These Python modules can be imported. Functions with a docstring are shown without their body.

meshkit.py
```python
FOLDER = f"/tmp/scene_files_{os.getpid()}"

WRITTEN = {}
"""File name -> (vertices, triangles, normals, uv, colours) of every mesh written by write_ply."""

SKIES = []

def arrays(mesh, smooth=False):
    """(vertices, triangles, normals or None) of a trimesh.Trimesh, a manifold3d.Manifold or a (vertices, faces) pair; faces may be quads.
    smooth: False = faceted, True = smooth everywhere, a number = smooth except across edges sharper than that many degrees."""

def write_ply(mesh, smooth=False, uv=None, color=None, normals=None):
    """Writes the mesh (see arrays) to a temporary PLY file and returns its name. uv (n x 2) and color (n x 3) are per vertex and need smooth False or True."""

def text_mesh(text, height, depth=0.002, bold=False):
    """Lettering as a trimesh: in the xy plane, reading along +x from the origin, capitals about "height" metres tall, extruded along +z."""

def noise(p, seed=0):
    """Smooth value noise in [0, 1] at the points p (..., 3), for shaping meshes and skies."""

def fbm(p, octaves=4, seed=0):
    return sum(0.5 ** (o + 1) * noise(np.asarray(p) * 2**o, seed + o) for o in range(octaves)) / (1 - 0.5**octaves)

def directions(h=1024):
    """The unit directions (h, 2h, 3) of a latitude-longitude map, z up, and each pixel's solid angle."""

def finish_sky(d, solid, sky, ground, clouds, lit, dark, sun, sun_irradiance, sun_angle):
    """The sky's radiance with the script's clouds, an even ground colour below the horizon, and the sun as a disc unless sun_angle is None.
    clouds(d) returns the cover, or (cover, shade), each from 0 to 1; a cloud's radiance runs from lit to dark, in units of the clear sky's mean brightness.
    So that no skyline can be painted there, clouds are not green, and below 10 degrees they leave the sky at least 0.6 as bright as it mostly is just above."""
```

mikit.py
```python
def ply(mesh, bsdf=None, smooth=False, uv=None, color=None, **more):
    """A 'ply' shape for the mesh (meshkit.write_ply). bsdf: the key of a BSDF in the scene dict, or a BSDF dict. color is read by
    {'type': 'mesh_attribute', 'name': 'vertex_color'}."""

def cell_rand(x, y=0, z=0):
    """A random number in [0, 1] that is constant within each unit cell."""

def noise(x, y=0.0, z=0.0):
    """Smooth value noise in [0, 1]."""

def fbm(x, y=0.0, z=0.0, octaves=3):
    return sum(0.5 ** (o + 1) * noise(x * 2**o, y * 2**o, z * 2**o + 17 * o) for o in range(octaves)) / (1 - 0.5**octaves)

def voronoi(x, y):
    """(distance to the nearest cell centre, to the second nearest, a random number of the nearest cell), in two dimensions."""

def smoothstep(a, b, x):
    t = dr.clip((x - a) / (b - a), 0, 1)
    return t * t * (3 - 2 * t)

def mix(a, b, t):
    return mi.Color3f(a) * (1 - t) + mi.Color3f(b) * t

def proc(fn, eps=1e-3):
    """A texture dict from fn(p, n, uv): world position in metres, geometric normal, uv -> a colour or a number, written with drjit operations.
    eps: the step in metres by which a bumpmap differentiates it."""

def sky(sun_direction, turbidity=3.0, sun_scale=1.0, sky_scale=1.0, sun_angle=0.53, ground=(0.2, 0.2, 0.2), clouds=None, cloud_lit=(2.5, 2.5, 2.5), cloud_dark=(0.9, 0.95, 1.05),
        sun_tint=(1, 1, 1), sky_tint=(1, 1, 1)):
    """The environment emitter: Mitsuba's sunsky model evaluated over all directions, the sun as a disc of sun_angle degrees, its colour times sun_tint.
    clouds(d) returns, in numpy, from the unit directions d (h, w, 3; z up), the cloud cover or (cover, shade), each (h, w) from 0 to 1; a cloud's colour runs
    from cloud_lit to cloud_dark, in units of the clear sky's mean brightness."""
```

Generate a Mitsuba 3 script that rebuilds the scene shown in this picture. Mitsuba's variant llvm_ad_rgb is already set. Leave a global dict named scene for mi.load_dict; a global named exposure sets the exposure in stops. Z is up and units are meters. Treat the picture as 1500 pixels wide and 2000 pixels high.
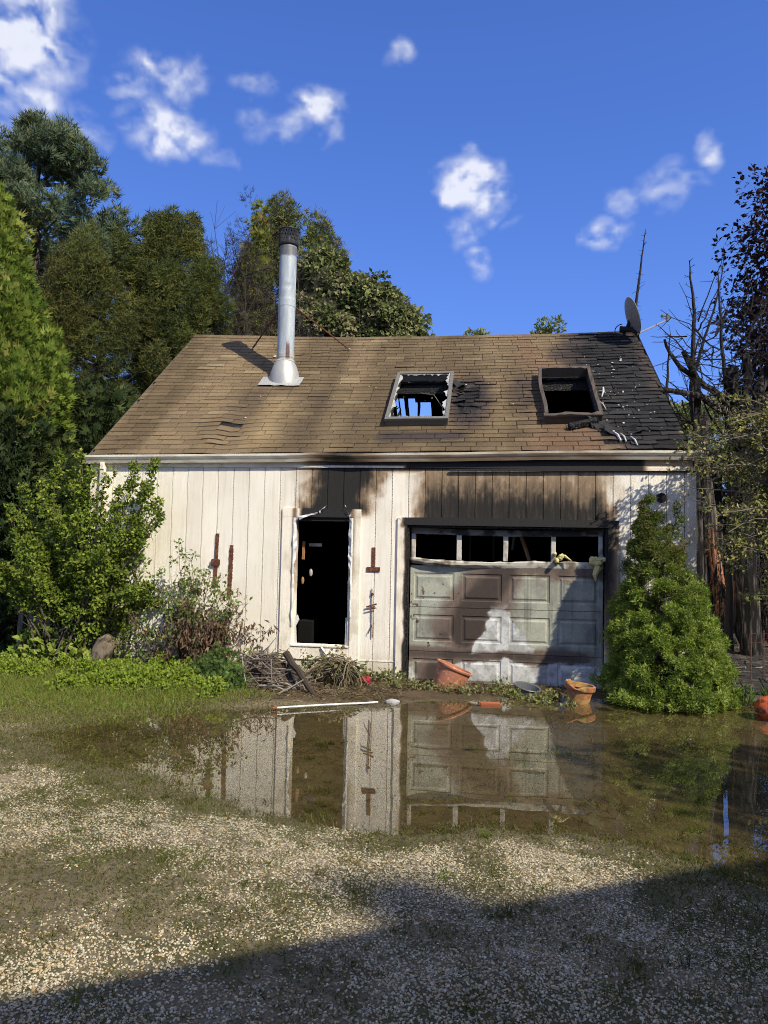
import math, random
import numpy as np, trimesh, drjit as dr, mitsuba as mi
import shapely.geometry as sg
import mikit, meshkit
from mikit import proc, fbm, noise, smoothstep, mix, cell_rand, voronoi

# ------------------------------------------------------------------ camera, sky, exposure
T = mi.ScalarTransform4f
scene, labels = {'type': 'scene'}, {}
YAW, PITCH, ROLL = -0.13554, 0.05745, 0.02073
CAM = np.array([0, 0, 1.51])
fw = np.array([math.sin(YAW) * math.cos(PITCH), math.cos(YAW) * math.cos(PITCH), math.sin(PITCH)])
rt = np.array([math.cos(YAW), -math.sin(YAW), 0.0])
up0 = np.cross(rt, fw)
up = -rt * math.sin(ROLL) + up0 * math.cos(ROLL)
scene['camera'] = {'type': 'perspective', 'fov': 53.13, 'fov_axis': 'x', 'near_clip': 0.05, 'far_clip': 2000.0,
                   'to_world': T().look_at(origin=CAM.tolist(), target=(CAM + fw).tolist(), up=up.tolist())}
exposure = 2.15
SUN = np.array([1.17, -1.03, 1.36])


def sky_dir(az, el):
    a, e = math.radians(az), math.radians(el)
    return np.array([math.sin(a) * math.cos(e), math.cos(a) * math.cos(e), math.sin(e)])


# clouds: azimuth clockwise from the garage's depth axis, elevation, half sizes in degrees, density
CLOUDS = [(-35.5, 31.8, 3.4, 3.2, 1.05), (-33.4, 28.0, 1.5, 1.3, .75), (-35.6, 27.6, 2.6, 1.4, .5), (-25.0, 28.4, 1.9, 1.7, 1.1), (-22.8, 27.6, 1.3, 1.1, .8), (-27.4, 30.9, 1.3, .8, .6), (-25.0, 31.8, 2.2, .9, .55), (-22.9, 31.8, .9, 1.2, .42),
          (-25.8, 29.8, .8, .8, .5), (-14.0, 30.4, 1.7, 1.1, .85), (-16.0, 29.6, 1.0, .9, .6), (-12.6, 29.0, .6, .6, .4), (-18.6, 31.8, 1.3, .6, .38), (-18.4, 29.7, .9, 1.2, .38), (-7.6, 33.5, .9, .8, .55), (-1.6, 26.8, 1.7, 1.2, 1.05), (.1, 25.8, 1.0, 1.2, .85),
          (-1.5, 23.6, 1.2, 1.2, .52), (-.8, 21.4, .8, .8, .5), (8.2, 23.2, 1.2, .95, .66), (9.6, 25.3, .9, .7, .42), (12.6, 25.4, 1.9, .8, .40), (15.3, 27.1, .6, .8, .55), (-30.2, 27.3, 1.4, 1.2, .34), (-20.5, 26.6, 1.2, .6, .30), (1.8, 24.0, .6, .4, .25)]


def clouds(d):
    az = np.degrees(np.arctan2(d[..., 0], d[..., 1]))
    el = np.degrees(np.arcsin(np.clip(d[..., 2], -1, 1)))
    n1 = meshkit.fbm(d * 18.0, 5, 3)
    n2 = meshkit.fbm(d * np.array([40.0, 40.0, 58.0]) + 3.0 * n1[..., None] + 5.0, 6, 8)
    n3 = meshkit.fbm(d * np.array([95.0, 95.0, 70.0]) + 6.0 * n1[..., None], 4, 15)
    wx, wy = (n1 - .5) * 3.4, (meshkit.fbm(d * 20.0 + 9, 5, 4) - .5) * 3.4
    cover = np.zeros(az.shape)
    for a, e, sx, sy, k in CLOUDS:
        da = (az - a) * np.cos(np.radians(e))
        r = np.sqrt(((da + wx) / (1.10 * sx)) ** 2 + ((el - e + wy) / (1.10 * sy)) ** 2)
        cover = np.maximum(cover, k * np.clip(1.5 - r, 0, 1) ** 1.15)
    # scattered fair-weather clouds over the rest of the sky
    far = np.clip((meshkit.fbm(d * np.array([3.0, 3.0, 5.0]) + 31.0, 5, 12) - .40) * 5, 0, 1)
    outside = np.clip((np.abs(az + 8) - 34) / 8, 0, 1) + np.clip((el - 44) / 6, 0, 1)
    cover = np.maximum(cover, far * np.clip(outside, 0, 1) * np.clip((el - 8) / 10, 0, 1) * .8)
    cover = np.clip(cover * (.98 + 3.0 * (n2 - .5) + 1.3 * (n3 - .5)) - .10, 0, 1) ** 1.15 * .76
    return cover, np.clip(.55 - cover * .6, 0, 1)


scene['sky'] = mikit.sky(SUN.tolist(), turbidity=3.2, sky_tint=(.61, .79, 1.40), sun_tint=(.945, 1.07, 1.20), clouds=clouds, ground=(.10, .10, .06),
                         cloud_lit=(2.8, 2.8, 2.85), cloud_dark=(1.6, 1.75, 2.05))
labels['sky'] = {'kind': 'structure'}

# ------------------------------------------------------------------ helpers
RNG = np.random.default_rng(7)
YF = 9.37                                             # the garage's front wall


def unit(v):
    v = np.asarray(v, float)
    return v / np.maximum(np.linalg.norm(v, axis=-1, keepdims=True), 1e-9)


def numbered(key):
    if key not in TAKEN:
        TAKEN.add(key)
        return key
    i = 1
    while f'{key}_{i:03d}' in TAKEN:
        i += 1
    TAKEN.add(f'{key}_{i:03d}')
    return f'{key}_{i:03d}'


TAKEN = set()


def thing(name, label, cat, group=None):
    key = numbered(name)
    labels[key] = {'label': label, 'category': cat}
    if group:
        labels[key]['group'] = group
    return key


def put(name, mesh, mat, parent=None, smooth=False, color=None, label=None, kind=None):
    """One entry of the scene; a (v, f, c) mesh brings its own vertex colours."""
    key = numbered(f'{parent}__{name}' if parent else name)
    if isinstance(mesh, (list,)):
        mesh = cat(mesh)
    if isinstance(mesh, tuple) and len(mesh) == 3:
        color, mesh = mesh[2], mesh[:2]
    if color is not None:
        n = len(mesh[0]) if isinstance(mesh, tuple) else len(mesh.vertices)
        color = np.broadcast_to(np.asarray(color, float), (n, 3))
    scene[key] = mikit.ply(mesh, mat, smooth=smooth, color=color)
    if label or kind:
        labels[key] = {}
        if label:
            labels[key]['label'] = label
        if kind:
            labels[key]['kind'] = kind
    return key


def whole(name, mesh, mat, label, cat_, group=None, **kw):
    key = put(name, mesh, mat, **kw)
    labels[key] = {'label': label, 'category': cat_}
    if group:
        labels[key]['group'] = group
    return key


def vf(m):
    return (np.asarray(m.vertices, float), np.asarray(m.faces, int)) if hasattr(m, 'vertices') else m


def cat(ms):
    vs, fs, cs, at = [], [], [], 0
    for m in ms:
        m = vf(m)
        vs.append(m[0]); fs.append(np.asarray(m[1]) + at); at += len(m[0])
        if len(m) == 3:
            cs.append(m[2])
    out = (np.vstack(vs), np.vstack(fs))
    return out + (np.vstack(cs),) if len(cs) == len(ms) else out


def colored(m, c):
    m = vf(m)
    return m[0], m[1], np.tile(np.asarray(c, float), (len(m[0]), 1))


def box(x0, x1, y0, y1, z0, z1):
    v = np.array([[x, y, z] for x in (x0, x1) for y in (y0, y1) for z in (z0, z1)], float)
    f = np.array([[0, 1, 3], [0, 3, 2], [4, 6, 7], [4, 7, 5], [0, 4, 5], [0, 5, 1], [2, 3, 7], [2, 7, 6], [0, 2, 6], [0, 6, 4], [1, 5, 7], [1, 7, 3]])
    return v, f


def cbox(x0, x1, y0, y1, z0, z1, b=.004):
    """A box with chamfered edges (a hull of 24 points)."""
    x = []
    for cx, sx in ((x0, 1), (x1, -1)):
        for cy, sy in ((y0, 1), (y1, -1)):
            for cz, sz in ((z0, 1), (z1, -1)):
                x += [[cx, cy + sy * b, cz + sz * b], [cx + sx * b, cy, cz + sz * b], [cx + sx * b, cy + sy * b, cz]]
    return vf(trimesh.convex.convex_hull(np.array(x)))


def xform(m, R=None, t=(0, 0, 0)):
    m = vf(m)
    v = m[0] if R is None else m[0] @ np.asarray(R).T
    return (v + np.asarray(t, float),) + tuple(m[1:])


def rot(axis, deg):
    return trimesh.transformations.rotation_matrix(math.radians(deg), axis)[:3, :3]


def wall_poly(poly, y0, y1):
    """A shapely polygon in (x, z) extruded from y0 (outer face) to y1."""
    out = []
    for g in getattr(poly, 'geoms', [poly]):
        if g.is_empty or g.area < 1e-5:
            continue
        m = trimesh.creation.extrude_polygon(g, y1 - y0, engine='earcut')
        v = np.asarray(m.vertices)
        out.append((np.stack([v[:, 0], y1 - v[:, 2], v[:, 1]], 1), np.asarray(m.faces)))
    return cat(out)


def frames(d, rng, roll=None):
    """Orthonormal frames (n, 3, 3) whose second column is d."""
    d = unit(d)
    n = len(d)
    a = unit(np.cross(d, unit(rng.normal(size=(n, 3)))) if roll is None else np.cross(d, roll))
    return np.stack([a, d, np.cross(a, d)], -1)


def scatter(tv, tf, pos, R, scale, col):
    n, k = len(pos), len(tv)
    s = np.broadcast_to(np.asarray(scale, float).reshape(-1, 1) if np.ndim(scale) < 2 else scale, (n, 3))
    v = np.einsum('nij,nkj->nki', R, tv[None] * s[:, None, :]) + pos[:, None]
    f = tf[None] + (np.arange(n) * k)[:, None, None]
    c = np.repeat(col, k, axis=0) if len(col) == n else np.tile(col, (n * k, 1))
    return v.reshape(-1, 3), f.reshape(-1, 3), c


def tube(pts, rad, sides=6, cap=True):
    pts = np.asarray(pts, float)
    rad = np.broadcast_to(np.asarray(rad, float), (len(pts),))
    d = unit(np.gradient(pts, axis=0))
    a = unit(np.cross(d, [0.31, 0.17, 0.93] if abs(d[:, 2]).mean() < .8 else [0.93, 0.2, 0.1]))
    b = np.cross(d, a)
    th = np.arange(sides) / sides * 2 * np.pi
    v = pts[:, None] + rad[:, None, None] * (np.cos(th)[None, :, None] * a[:, None] + np.sin(th)[None, :, None] * b[:, None])
    n = len(pts)
    i, j = np.meshgrid(np.arange(n - 1), np.arange(sides), indexing='ij')
    p, q = i * sides + j, i * sides + (j + 1) % sides
    f = np.concatenate([np.stack([p, q, q + sides], -1).reshape(-1, 3), np.stack([p, q + sides, p + sides], -1).reshape(-1, 3)])
    v = v.reshape(-1, 3)
    if cap:
        v = np.vstack([v, pts[:1], pts[-1:]])
        j = np.arange(sides)
        e = (n - 1) * sides
        f = np.vstack([f, np.stack([(j + 1) % sides, j, j * 0 + n * sides], 1), np.stack([e + j, e + (j + 1) % sides, j * 0 + n * sides + 1], 1)])
    return v, f[:, ::-1] if False else f


def lathe(profile, n=32, center=(0, 0, 0)):
    """(r, z) profile revolved about the z axis."""
    pr = np.asarray(profile, float)
    th = np.arange(n) / n * 2 * np.pi
    v = np.stack([pr[:, None, 0] * np.cos(th), pr[:, None, 0] * np.sin(th), np.broadcast_to(pr[:, None, 1], (len(pr), n))], -1).reshape(-1, 3)
    i, j = np.meshgrid(np.arange(len(pr) - 1), np.arange(n), indexing='ij')
    p, q = i * n + j, i * n + (j + 1) % n
    f = np.concatenate([np.stack([p, q, q + n], -1).reshape(-1, 3), np.stack([p, q + n, p + n], -1).reshape(-1, 3)])
    return v + np.asarray(center, float), f


def bent(p0, p1, rng, wob=.03, n=6):
    """A wobbly polyline from p0 to p1."""
    p0, p1 = np.asarray(p0, float), np.asarray(p1, float)
    t = np.linspace(0, 1, n)[:, None]
    L = np.linalg.norm(p1 - p0)
    w = np.cumsum(rng.normal(size=(n, 3)), 0) * wob * L / math.sqrt(n)
    w -= w[0] + (w[-1] - w[0]) * t
    return p0 + (p1 - p0) * t + w


# ------------------------------------------------------------------ materials
def diffuse(rgb, rough=.9, spec=.3):
    return {'type': 'twosided', 'b': {'type': 'principled', 'base_color': {'type': 'rgb', 'value': list(rgb)} if not isinstance(rgb, dict) else rgb, 'roughness': rough, 'specular': spec}}


VC = {'type': 'mesh_attribute', 'name': 'vertex_color'}
scene['mat_leaf'] = {'type': 'principledthin', 'base_color': VC, 'roughness': .55, 'diff_trans': .55, 'eta': 1.4, 'spec_trans': 0.0}
scene['mat_bark'] = diffuse(VC, .95, .15)
scene['mat_vc'] = diffuse(VC, .8, .3)
scene['mat_pebble'] = diffuse(VC, .5, .5)
scene['mat_charred'] = diffuse((.012, .011, .010), .75, .4)
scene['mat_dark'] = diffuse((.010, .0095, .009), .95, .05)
scene['mat_black_metal'] = diffuse((.018, .018, .02), .45, .6)
scene['mat_white'] = diffuse((.60, .59, .56), .5, .5)


def near(x, c, w):
    return dr.exp(-dr.square((x - c) / w))


def soot_ramp(base, s):
    """cream paint scorched to brown, then charred black, as s runs from 0 to 1"""
    c = mix(base, mi.Color3f(.30, .21, .13), smoothstep(.0, .55, s))
    return mix(c, mi.Color3f(.018, .016, .014), smoothstep(.35, .95, s))


def siding_fn(p, n, uv):
    x, z = p.x, p.z
    g = fbm(x * 55, z * 3.0, 4.0, 3)
    big = fbm(x * 2.2, z * 2.0, 1.0, 4)
    fine = fbm(x * 9.0, z * 4.0, 7.0, 4)
    base = mix(mi.Color3f(.80, .745, .64), mi.Color3f(.68, .62, .50), smoothstep(.35, .75, big) * .5 + .35 * smoothstep(.5, .8, g))
    base = mix(base, mi.Color3f(.36, .31, .24), smoothstep(.32, .0, z + .25 * (fine - .5)) * .45)
    soft = fbm(x * 5.0, z * 4.0, 9.0, 4)
    board = cell_rand(dr.floor((x + 4.024) / .2032), 3.0)
    base = base * (.94 + .09 * board)
    base = mix(base, mi.Color3f(.44, .36, .25), smoothstep(.62, .80, fbm(x * 16, z * 1.1, 12.0, 3)) * .16)
    base = mix(base, mi.Color3f(.33, .26, .17), smoothstep(.40, .02, z + .22 * (fbm(x * 30, z * 12, 2.0, 3) - .5)) * .35)
    w = .34 * (soft - .5) + .05 * (g - .5)
    s1 = smoothstep(-2.48, -2.06, x + w - .12 * (z - 2.1)) * (1 - smoothstep(-1.62, -1.06, x + w * 1.5 - .25 * (z - 2.3))) * smoothstep(1.93, 2.10, z)
    s1b = smoothstep(-2.62, -2.2, x + w) * (1 - smoothstep(-1.3, -1.05, x + w)) * smoothstep(2.15, 2.62, z) * .45
    s2 = smoothstep(-1.12, -.72, x + w) * (1 - smoothstep(1.28, 1.62, x + w)) * smoothstep(1.84, 1.98, z)
    top = smoothstep(2.12, 2.62, z + .25 * (fine - .5) + .10 * smoothstep(.1, 1.2, x))
    s2 = s2 * (.97 - .44 * top - .06 * g)
    s3 = near(x, .99, .05) * 0.0
    eave = smoothstep(2.50, 2.60, z) * smoothstep(-2.4, -1.9, x) * .75
    s = dr.maximum(dr.maximum(dr.maximum(s1, s1b), s2), eave) + s3
    flake = smoothstep(.52, .72, fbm(x * 26, z * 15, 6.0, 4)) * smoothstep(.15, .5, s) * (1 - smoothstep(.80, 1.0, s))
    s = s * (.86 + .28 * fbm(x * 46, z * 5, 8.0, 3)) - .09 * flake
    drip = smoothstep(.62, .9, fbm(x * 26, z * .9, 3.0, 3)) * smoothstep(1.0, 2.2, z) * .12
    return soot_ramp(base, dr.clip(s + drip, 0, 1))


def trim_fn(p, n, uv):
    x, z = p.x, p.z
    fine = fbm(x * 8.0, z * 5.0, 7.0, 4)
    g = fbm(x * 30, z * 8, 2.0, 3)
    base = mix(mi.Color3f(.78, .715, .59), mi.Color3f(.60, .53, .41), smoothstep(.4, .8, fine))
    # garage door surround: header charred, left leg scorched along the opening, right leg scorched at the top
    hd = smoothstep(1.84, 1.90, z + .05 * (fine - .5)) * smoothstep(-1.08, -1.0, x + .1 * (fine - .5)) * (1 - smoothstep(1.75, 1.9, x))
    lg = smoothstep(-1.035, -.985, x + .06 * (fine - .5)) * (1 - smoothstep(-.8, -.7, x)) * .95
    rg = smoothstep(1.30, 1.36, x) * (1 - smoothstep(1.40, 1.62, x + .1 * (fine - .5))) * smoothstep(-.4, 1.6, z) * .9
    # window casing: charred head, scorched inner edges
    wh = smoothstep(-2.44, -2.22, x + .25 * (fine - .5)) * (1 - smoothstep(-1.72, -1.60, x + .2 * (fine - .5))) * smoothstep(1.90, 1.97, z) * (1 - smoothstep(2.2, 2.3, z))
    wi = (near(x, -2.40, .035) + near(x, -1.675, .05)) * smoothstep(.7, 1.8, z + .6 * (fine - .5)) * (1 - smoothstep(2.1, 2.2, z)) * .6
    fr = smoothstep(2.5, 2.56, z) * (1 - smoothstep(2.66, 2.70, z)) * smoothstep(-.6, .3, x) * .12
    ev = smoothstep(2.62, 2.63, z) * smoothstep(-2.6, -1.9, x) * (1 - smoothstep(-1.2, 0.0, x) * .55) * .8
    s = dr.maximum(dr.maximum(dr.maximum(hd, lg), dr.maximum(rg, wh)), dr.maximum(dr.maximum(wi, fr), ev))
    return soot_ramp(base, dr.clip(s + .12 * g * s, 0, 1))


def door_fn(p, n, uv):
    x, z = p.x, p.z
    f1 = fbm(x * 4.5, z * 4.5, 3.0, 4)
    f2 = fbm(x * 14, z * 14, 5.0, 4)
    base = mix(mi.Color3f(.345, .350, .280), mi.Color3f(.235, .240, .200), smoothstep(.35, .7, f1))
    w = .30 * (f1 - .5) + .10 * (f2 - .5)
    # smoke: a slanting band over the middle panels, a dark blotch low on the left
    d1 = near(x - .55 * (z - 1.15), .02, .34) * smoothstep(.25, .7, z + w) * (1 - smoothstep(1.45, 1.7, z))
    d2 = near(x, -.62, .25) * near(z, .12, .22)
    d3 = smoothstep(1.22, 1.36, z + w * .5) * (1 - smoothstep(1.4, 1.5, z)) * smoothstep(-.1, .5, x) * .55
    d4 = near(z, .33, .10) * (1 - smoothstep(1.0, 1.4, x)) * .8
    sp = smoothstep(.70, .80, f2) * smoothstep(.1, .6, near(x, -.45, .7) * near(z, .7, .6)) * .8
    s = dr.clip(dr.maximum(dr.maximum(d1, d2), dr.maximum(dr.maximum(d3, d4), sp)) * 1.05 + .35 * (f1 - .5) + .17 * smoothstep(.48, .72, fbm(x * 2.3, z * 2.1, 14.0, 4)), 0, 1)
    c = mix(base, mi.Color3f(.135, .10, .078), smoothstep(.08, .55, s))
    c = mix(c, mi.Color3f(.05, .036, .028), smoothstep(.62, 1.0, s))
    # paint burnt off to pale grey metal: a ragged triangle in the middle and along the bottom row
    half = .08 + .62 * dr.maximum(.90 - z, 0)
    tri = smoothstep(.03, -.015, dr.abs(x - .12 - .25 * (.9 - z) * .3) - half + w * .9) * smoothstep(.36, .42, z + w * .4) * (1 - smoothstep(.84, .95, z + w * .5))
    low = smoothstep(.28, .24, z + w * .5) * smoothstep(-.52, -.36, x + w * .8)
    cor = smoothstep(.0, -.10, (x + .95) * 1.0 + (z - .25) * .75 + w * .5)
    pale = dr.maximum(dr.maximum(tri, low), cor)
    c = mix(c, mix(mi.Color3f(.52, .52, .50), mi.Color3f(.33, .33, .31), smoothstep(.35, .7, f2)), pale)
    rust = smoothstep(.02, -.04, z + .06 * (f2 - .5)) * smoothstep(-.30, -.2, x) * (1 - smoothstep(.22, .36, x)) * .9
    c = mix(c, mi.Color3f(.40, .20, .03), rust)
    run = smoothstep(.58, .78, fbm(x * 22, z * 1.2, 9.0, 3)) * smoothstep(-.1, .3, z) * (1 - pale * .7)
    c = mix(c, mi.Color3f(.06, .05, .04), run * .45)
    c = c * (.86 + .28 * fbm(x * 50, z * 50, 4.0, 2))
    dirt = smoothstep(.06, -.06, z + .06 * (f1 - .5)) * (1 - rust) * .5
    return mix(c, mi.Color3f(.05, .045, .035), dirt)


def shingle_fn(p, n, uv):
    x, y = p.x, p.y
    t = (y - 9.28) / 3.42
    course = dr.floor(t * 34.0 + .02)
    tab = dr.floor(x / .3048 + cell_rand(course, 5.0) * 1.0)
    r = cell_rand(tab, course, 2.0)
    r2 = cell_rand(tab, course, 9.0)
    g = noise(x * 260, y * 260, 0.0)
    f1 = fbm(x * 1.3, y * .8, 2.0, 4)
    f2 = fbm(x * 5.0, y * 4.0, 6.0, 4)
    c = mix(mi.Color3f(.147, .106, .060), mi.Color3f(.106, .077, .045), r)
    c = mix(c, mi.Color3f(.205, .155, .088), smoothstep(.90, .96, r2) * .6)
    # weathering in streaks that run down the slope
    st = fbm(x * 1.7, t * .5, 11.0, 3)
    c = c * (.72 + .5 * smoothstep(.3, .7, st)) * (.90 + .2 * g)
    dark = near(x, -3.35, .35) * smoothstep(.55, .45, t) * smoothstep(.0, .3, t) * .6 + near(x, -2.45, .25) * smoothstep(.54, .4, t) * .5
    lite = near(x, -2.95, .22) * smoothstep(.50, .35, t) * smoothstep(-.1, .12, t) * .75
    pink = smoothstep(.45, .7, fbm(x * .9, t * 2.0, 21.0, 3)) * smoothstep(-1.5, .5, x) * .5
    c = mix(c, mi.Color3f(.15, .085, .055), pink)
    c = mix(c, mi.Color3f(.06, .044, .03), dr.clip(dark * (.5 + f2), 0, .8))
    c = mix(c, mi.Color3f(.25, .18, .095), dr.clip(lite * (.4 + f2), 0, .8))
    # charring: the right end, the patch right of the first skylight, round the second one
    w = .55 * (f1 - .5) + .40 * (f2 - .5)
    edge = 1.20 + .35 * smoothstep(.35, .0, t) - .35 * smoothstep(.55, .95, t) * 0.0
    ch = smoothstep(-.42, .30, x - edge + w) * (1 - .55 * smoothstep(.80, .95, t + .3 * (f2 - .5)) * (1 - smoothstep(1.2, 1.7, x)))
    ch = ch * (1 - .45 * smoothstep(2.0, 2.3, x + .2 * (f2 - .5)) * smoothstep(.25, .5, t))
    ch2 = near(x, -.28, .30) * near(t, .38, .20) * (.45 + 1.1 * f2)
    ch3 = near(x, .45, .25) * near(t, .42, .22) * .55 * (.4 + f2)
    ch4 = near(t, .10, .045) * smoothstep(-1.6, -1.3, x) * (1 - smoothstep(-.45, -.1, x)) * .6
    ch5 = near(x, -1.75, .45) * near(t, .22, .2) * .25 * (.3 + f2)
    ch6 = smoothstep(.35, .8, f1) * near(x, .2, .6) * near(t, .5, .35) * .5
    s = dr.clip(dr.maximum(dr.maximum(dr.maximum(ch, ch2), dr.maximum(ch3, ch4)), dr.maximum(ch5, ch6)), 0, 1)
    c = mix(c, mi.Color3f(.052, .040, .034), smoothstep(.1, .55, s))
    return mix(c, mix(mi.Color3f(.014, .0135, .014), mi.Color3f(.032, .031, .030), r), smoothstep(.5, .9, s))


def shingle_bump(p, n, uv):
    return .0022 * noise(p.x * 300, p.y * 300, 0.0) + .004 * fbm(p.x * 30, p.y * 30, 3.0, 2)


def grain_bump(p, n, uv):
    return .0016 * fbm(p.x * 70, p.z * 4, 3.0, 3) + .0006 * noise(p.x * 300, p.z * 60, 1.0)


def char_fn(p, n, uv):
    d1, d2, r = voronoi(p.x * 24 + p.y * 9, p.z * 30 + p.y * 24)
    return mix(mi.Color3f(.004, .0037, .0034), mi.Color3f(.022, .021, .020), smoothstep(.02, .35, d2 - d1) * (.4 + .6 * r))


def char_bump(p, n, uv):
    d1, d2, r = voronoi(p.x * 24 + p.y * 9, p.z * 30 + p.y * 24)
    return .012 * smoothstep(.0, .4, d2 - d1)


def pipe_fn(p, n, uv):
    z = p.z
    f = fbm(p.x * 14, z * 3.0, p.y * 14, 4)
    g = fbm(p.x * 40, z * 5.0, p.y * 40, 3)
    c = mix(mi.Color3f(.39, .425, .44), mi.Color3f(.29, .325, .345), smoothstep(.35, .7, f))
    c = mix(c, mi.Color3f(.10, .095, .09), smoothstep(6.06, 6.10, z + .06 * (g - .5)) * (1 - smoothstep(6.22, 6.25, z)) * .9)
    c = mix(c, mi.Color3f(.30, .28, .26), smoothstep(6.22, 6.26, z + .05 * (g - .5)))
    c = mix(c, mi.Color3f(.36, .34, .28), smoothstep(4.62, 4.46, z + .1 * (f - .5)) * .8)
    a = (p.x + 3.115) * 1.0
    peel = smoothstep(.035, .02, dr.abs(a - .060 + .03 * (z - 4.6)) + .03 * (f - .5)) * smoothstep(4.44, 4.50, z) * (1 - smoothstep(4.66, 4.78, z))
    peel = peel * smoothstep(.0, .02, 11.30 - p.y)
    return mix(c, mi.Color3f(.085, .035, .028), peel)


def bark_fn(p, n, uv):
    f = fbm(p.x * 30, p.y * 30, p.z * 4, 4)
    return mix(mi.Color3f(.012, .011, .010), mi.Color3f(.085, .075, .068), smoothstep(.45, .75, f))


def red_bark_fn(p, n, uv):
    f = fbm(p.x * 26, p.y * 26, p.z * 3.0, 4)
    b = fbm(p.x * 5, p.y * 5, p.z * 1.6, 3)
    c = mix(mi.Color3f(.028, .024, .022), mi.Color3f(.16, .14, .125), smoothstep(.4, .75, f))
    red = smoothstep(.5, 1.05, p.z + .9 * (b - .5)) * (1 - smoothstep(1.7, 2.4, p.z + .9 * (b - .5))) * smoothstep(.42, .60, f)
    return mix(c, mix(mi.Color3f(.26, .080, .035), mi.Color3f(.42, .20, .10), f), red * .9)


def terra_fn(p, n, uv):
    f = fbm(p.x * 9, p.y * 9, p.z * 9, 4)
    g = fbm(p.x * 40, p.y * 40, p.z * 40, 3)
    c = mix(mi.Color3f(.42, .165, .088), mi.Color3f(.30, .125, .070), smoothstep(.35, .7, f))
    c = mix(c, mi.Color3f(.60, .42, .33), smoothstep(.62, .72, g) * .5)
    return mix(c, mi.Color3f(.09, .06, .035), smoothstep(.10, -.02, p.z + .06 * (f - .5)) * .8)


def terra2_fn(p, n, uv):
    f = fbm(p.x * 14, p.y * 14, p.z * 14, 4)
    c = mix(mi.Color3f(.33, .125, .062), mi.Color3f(.38, .23, .085), smoothstep(.40, .62, f))
    return mix(c, mi.Color3f(.10, .10, .03), smoothstep(.52, .72, fbm(p.x * 22, p.y * 22, p.z * 22, 3)) * .6)


def rust_fn(p, n, uv):
    f = fbm(p.x * 40, p.y * 40, p.z * 40, 3)
    return mix(mi.Color3f(.075, .028, .018), mi.Color3f(.16, .065, .035), smoothstep(.35, .7, f))


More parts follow.
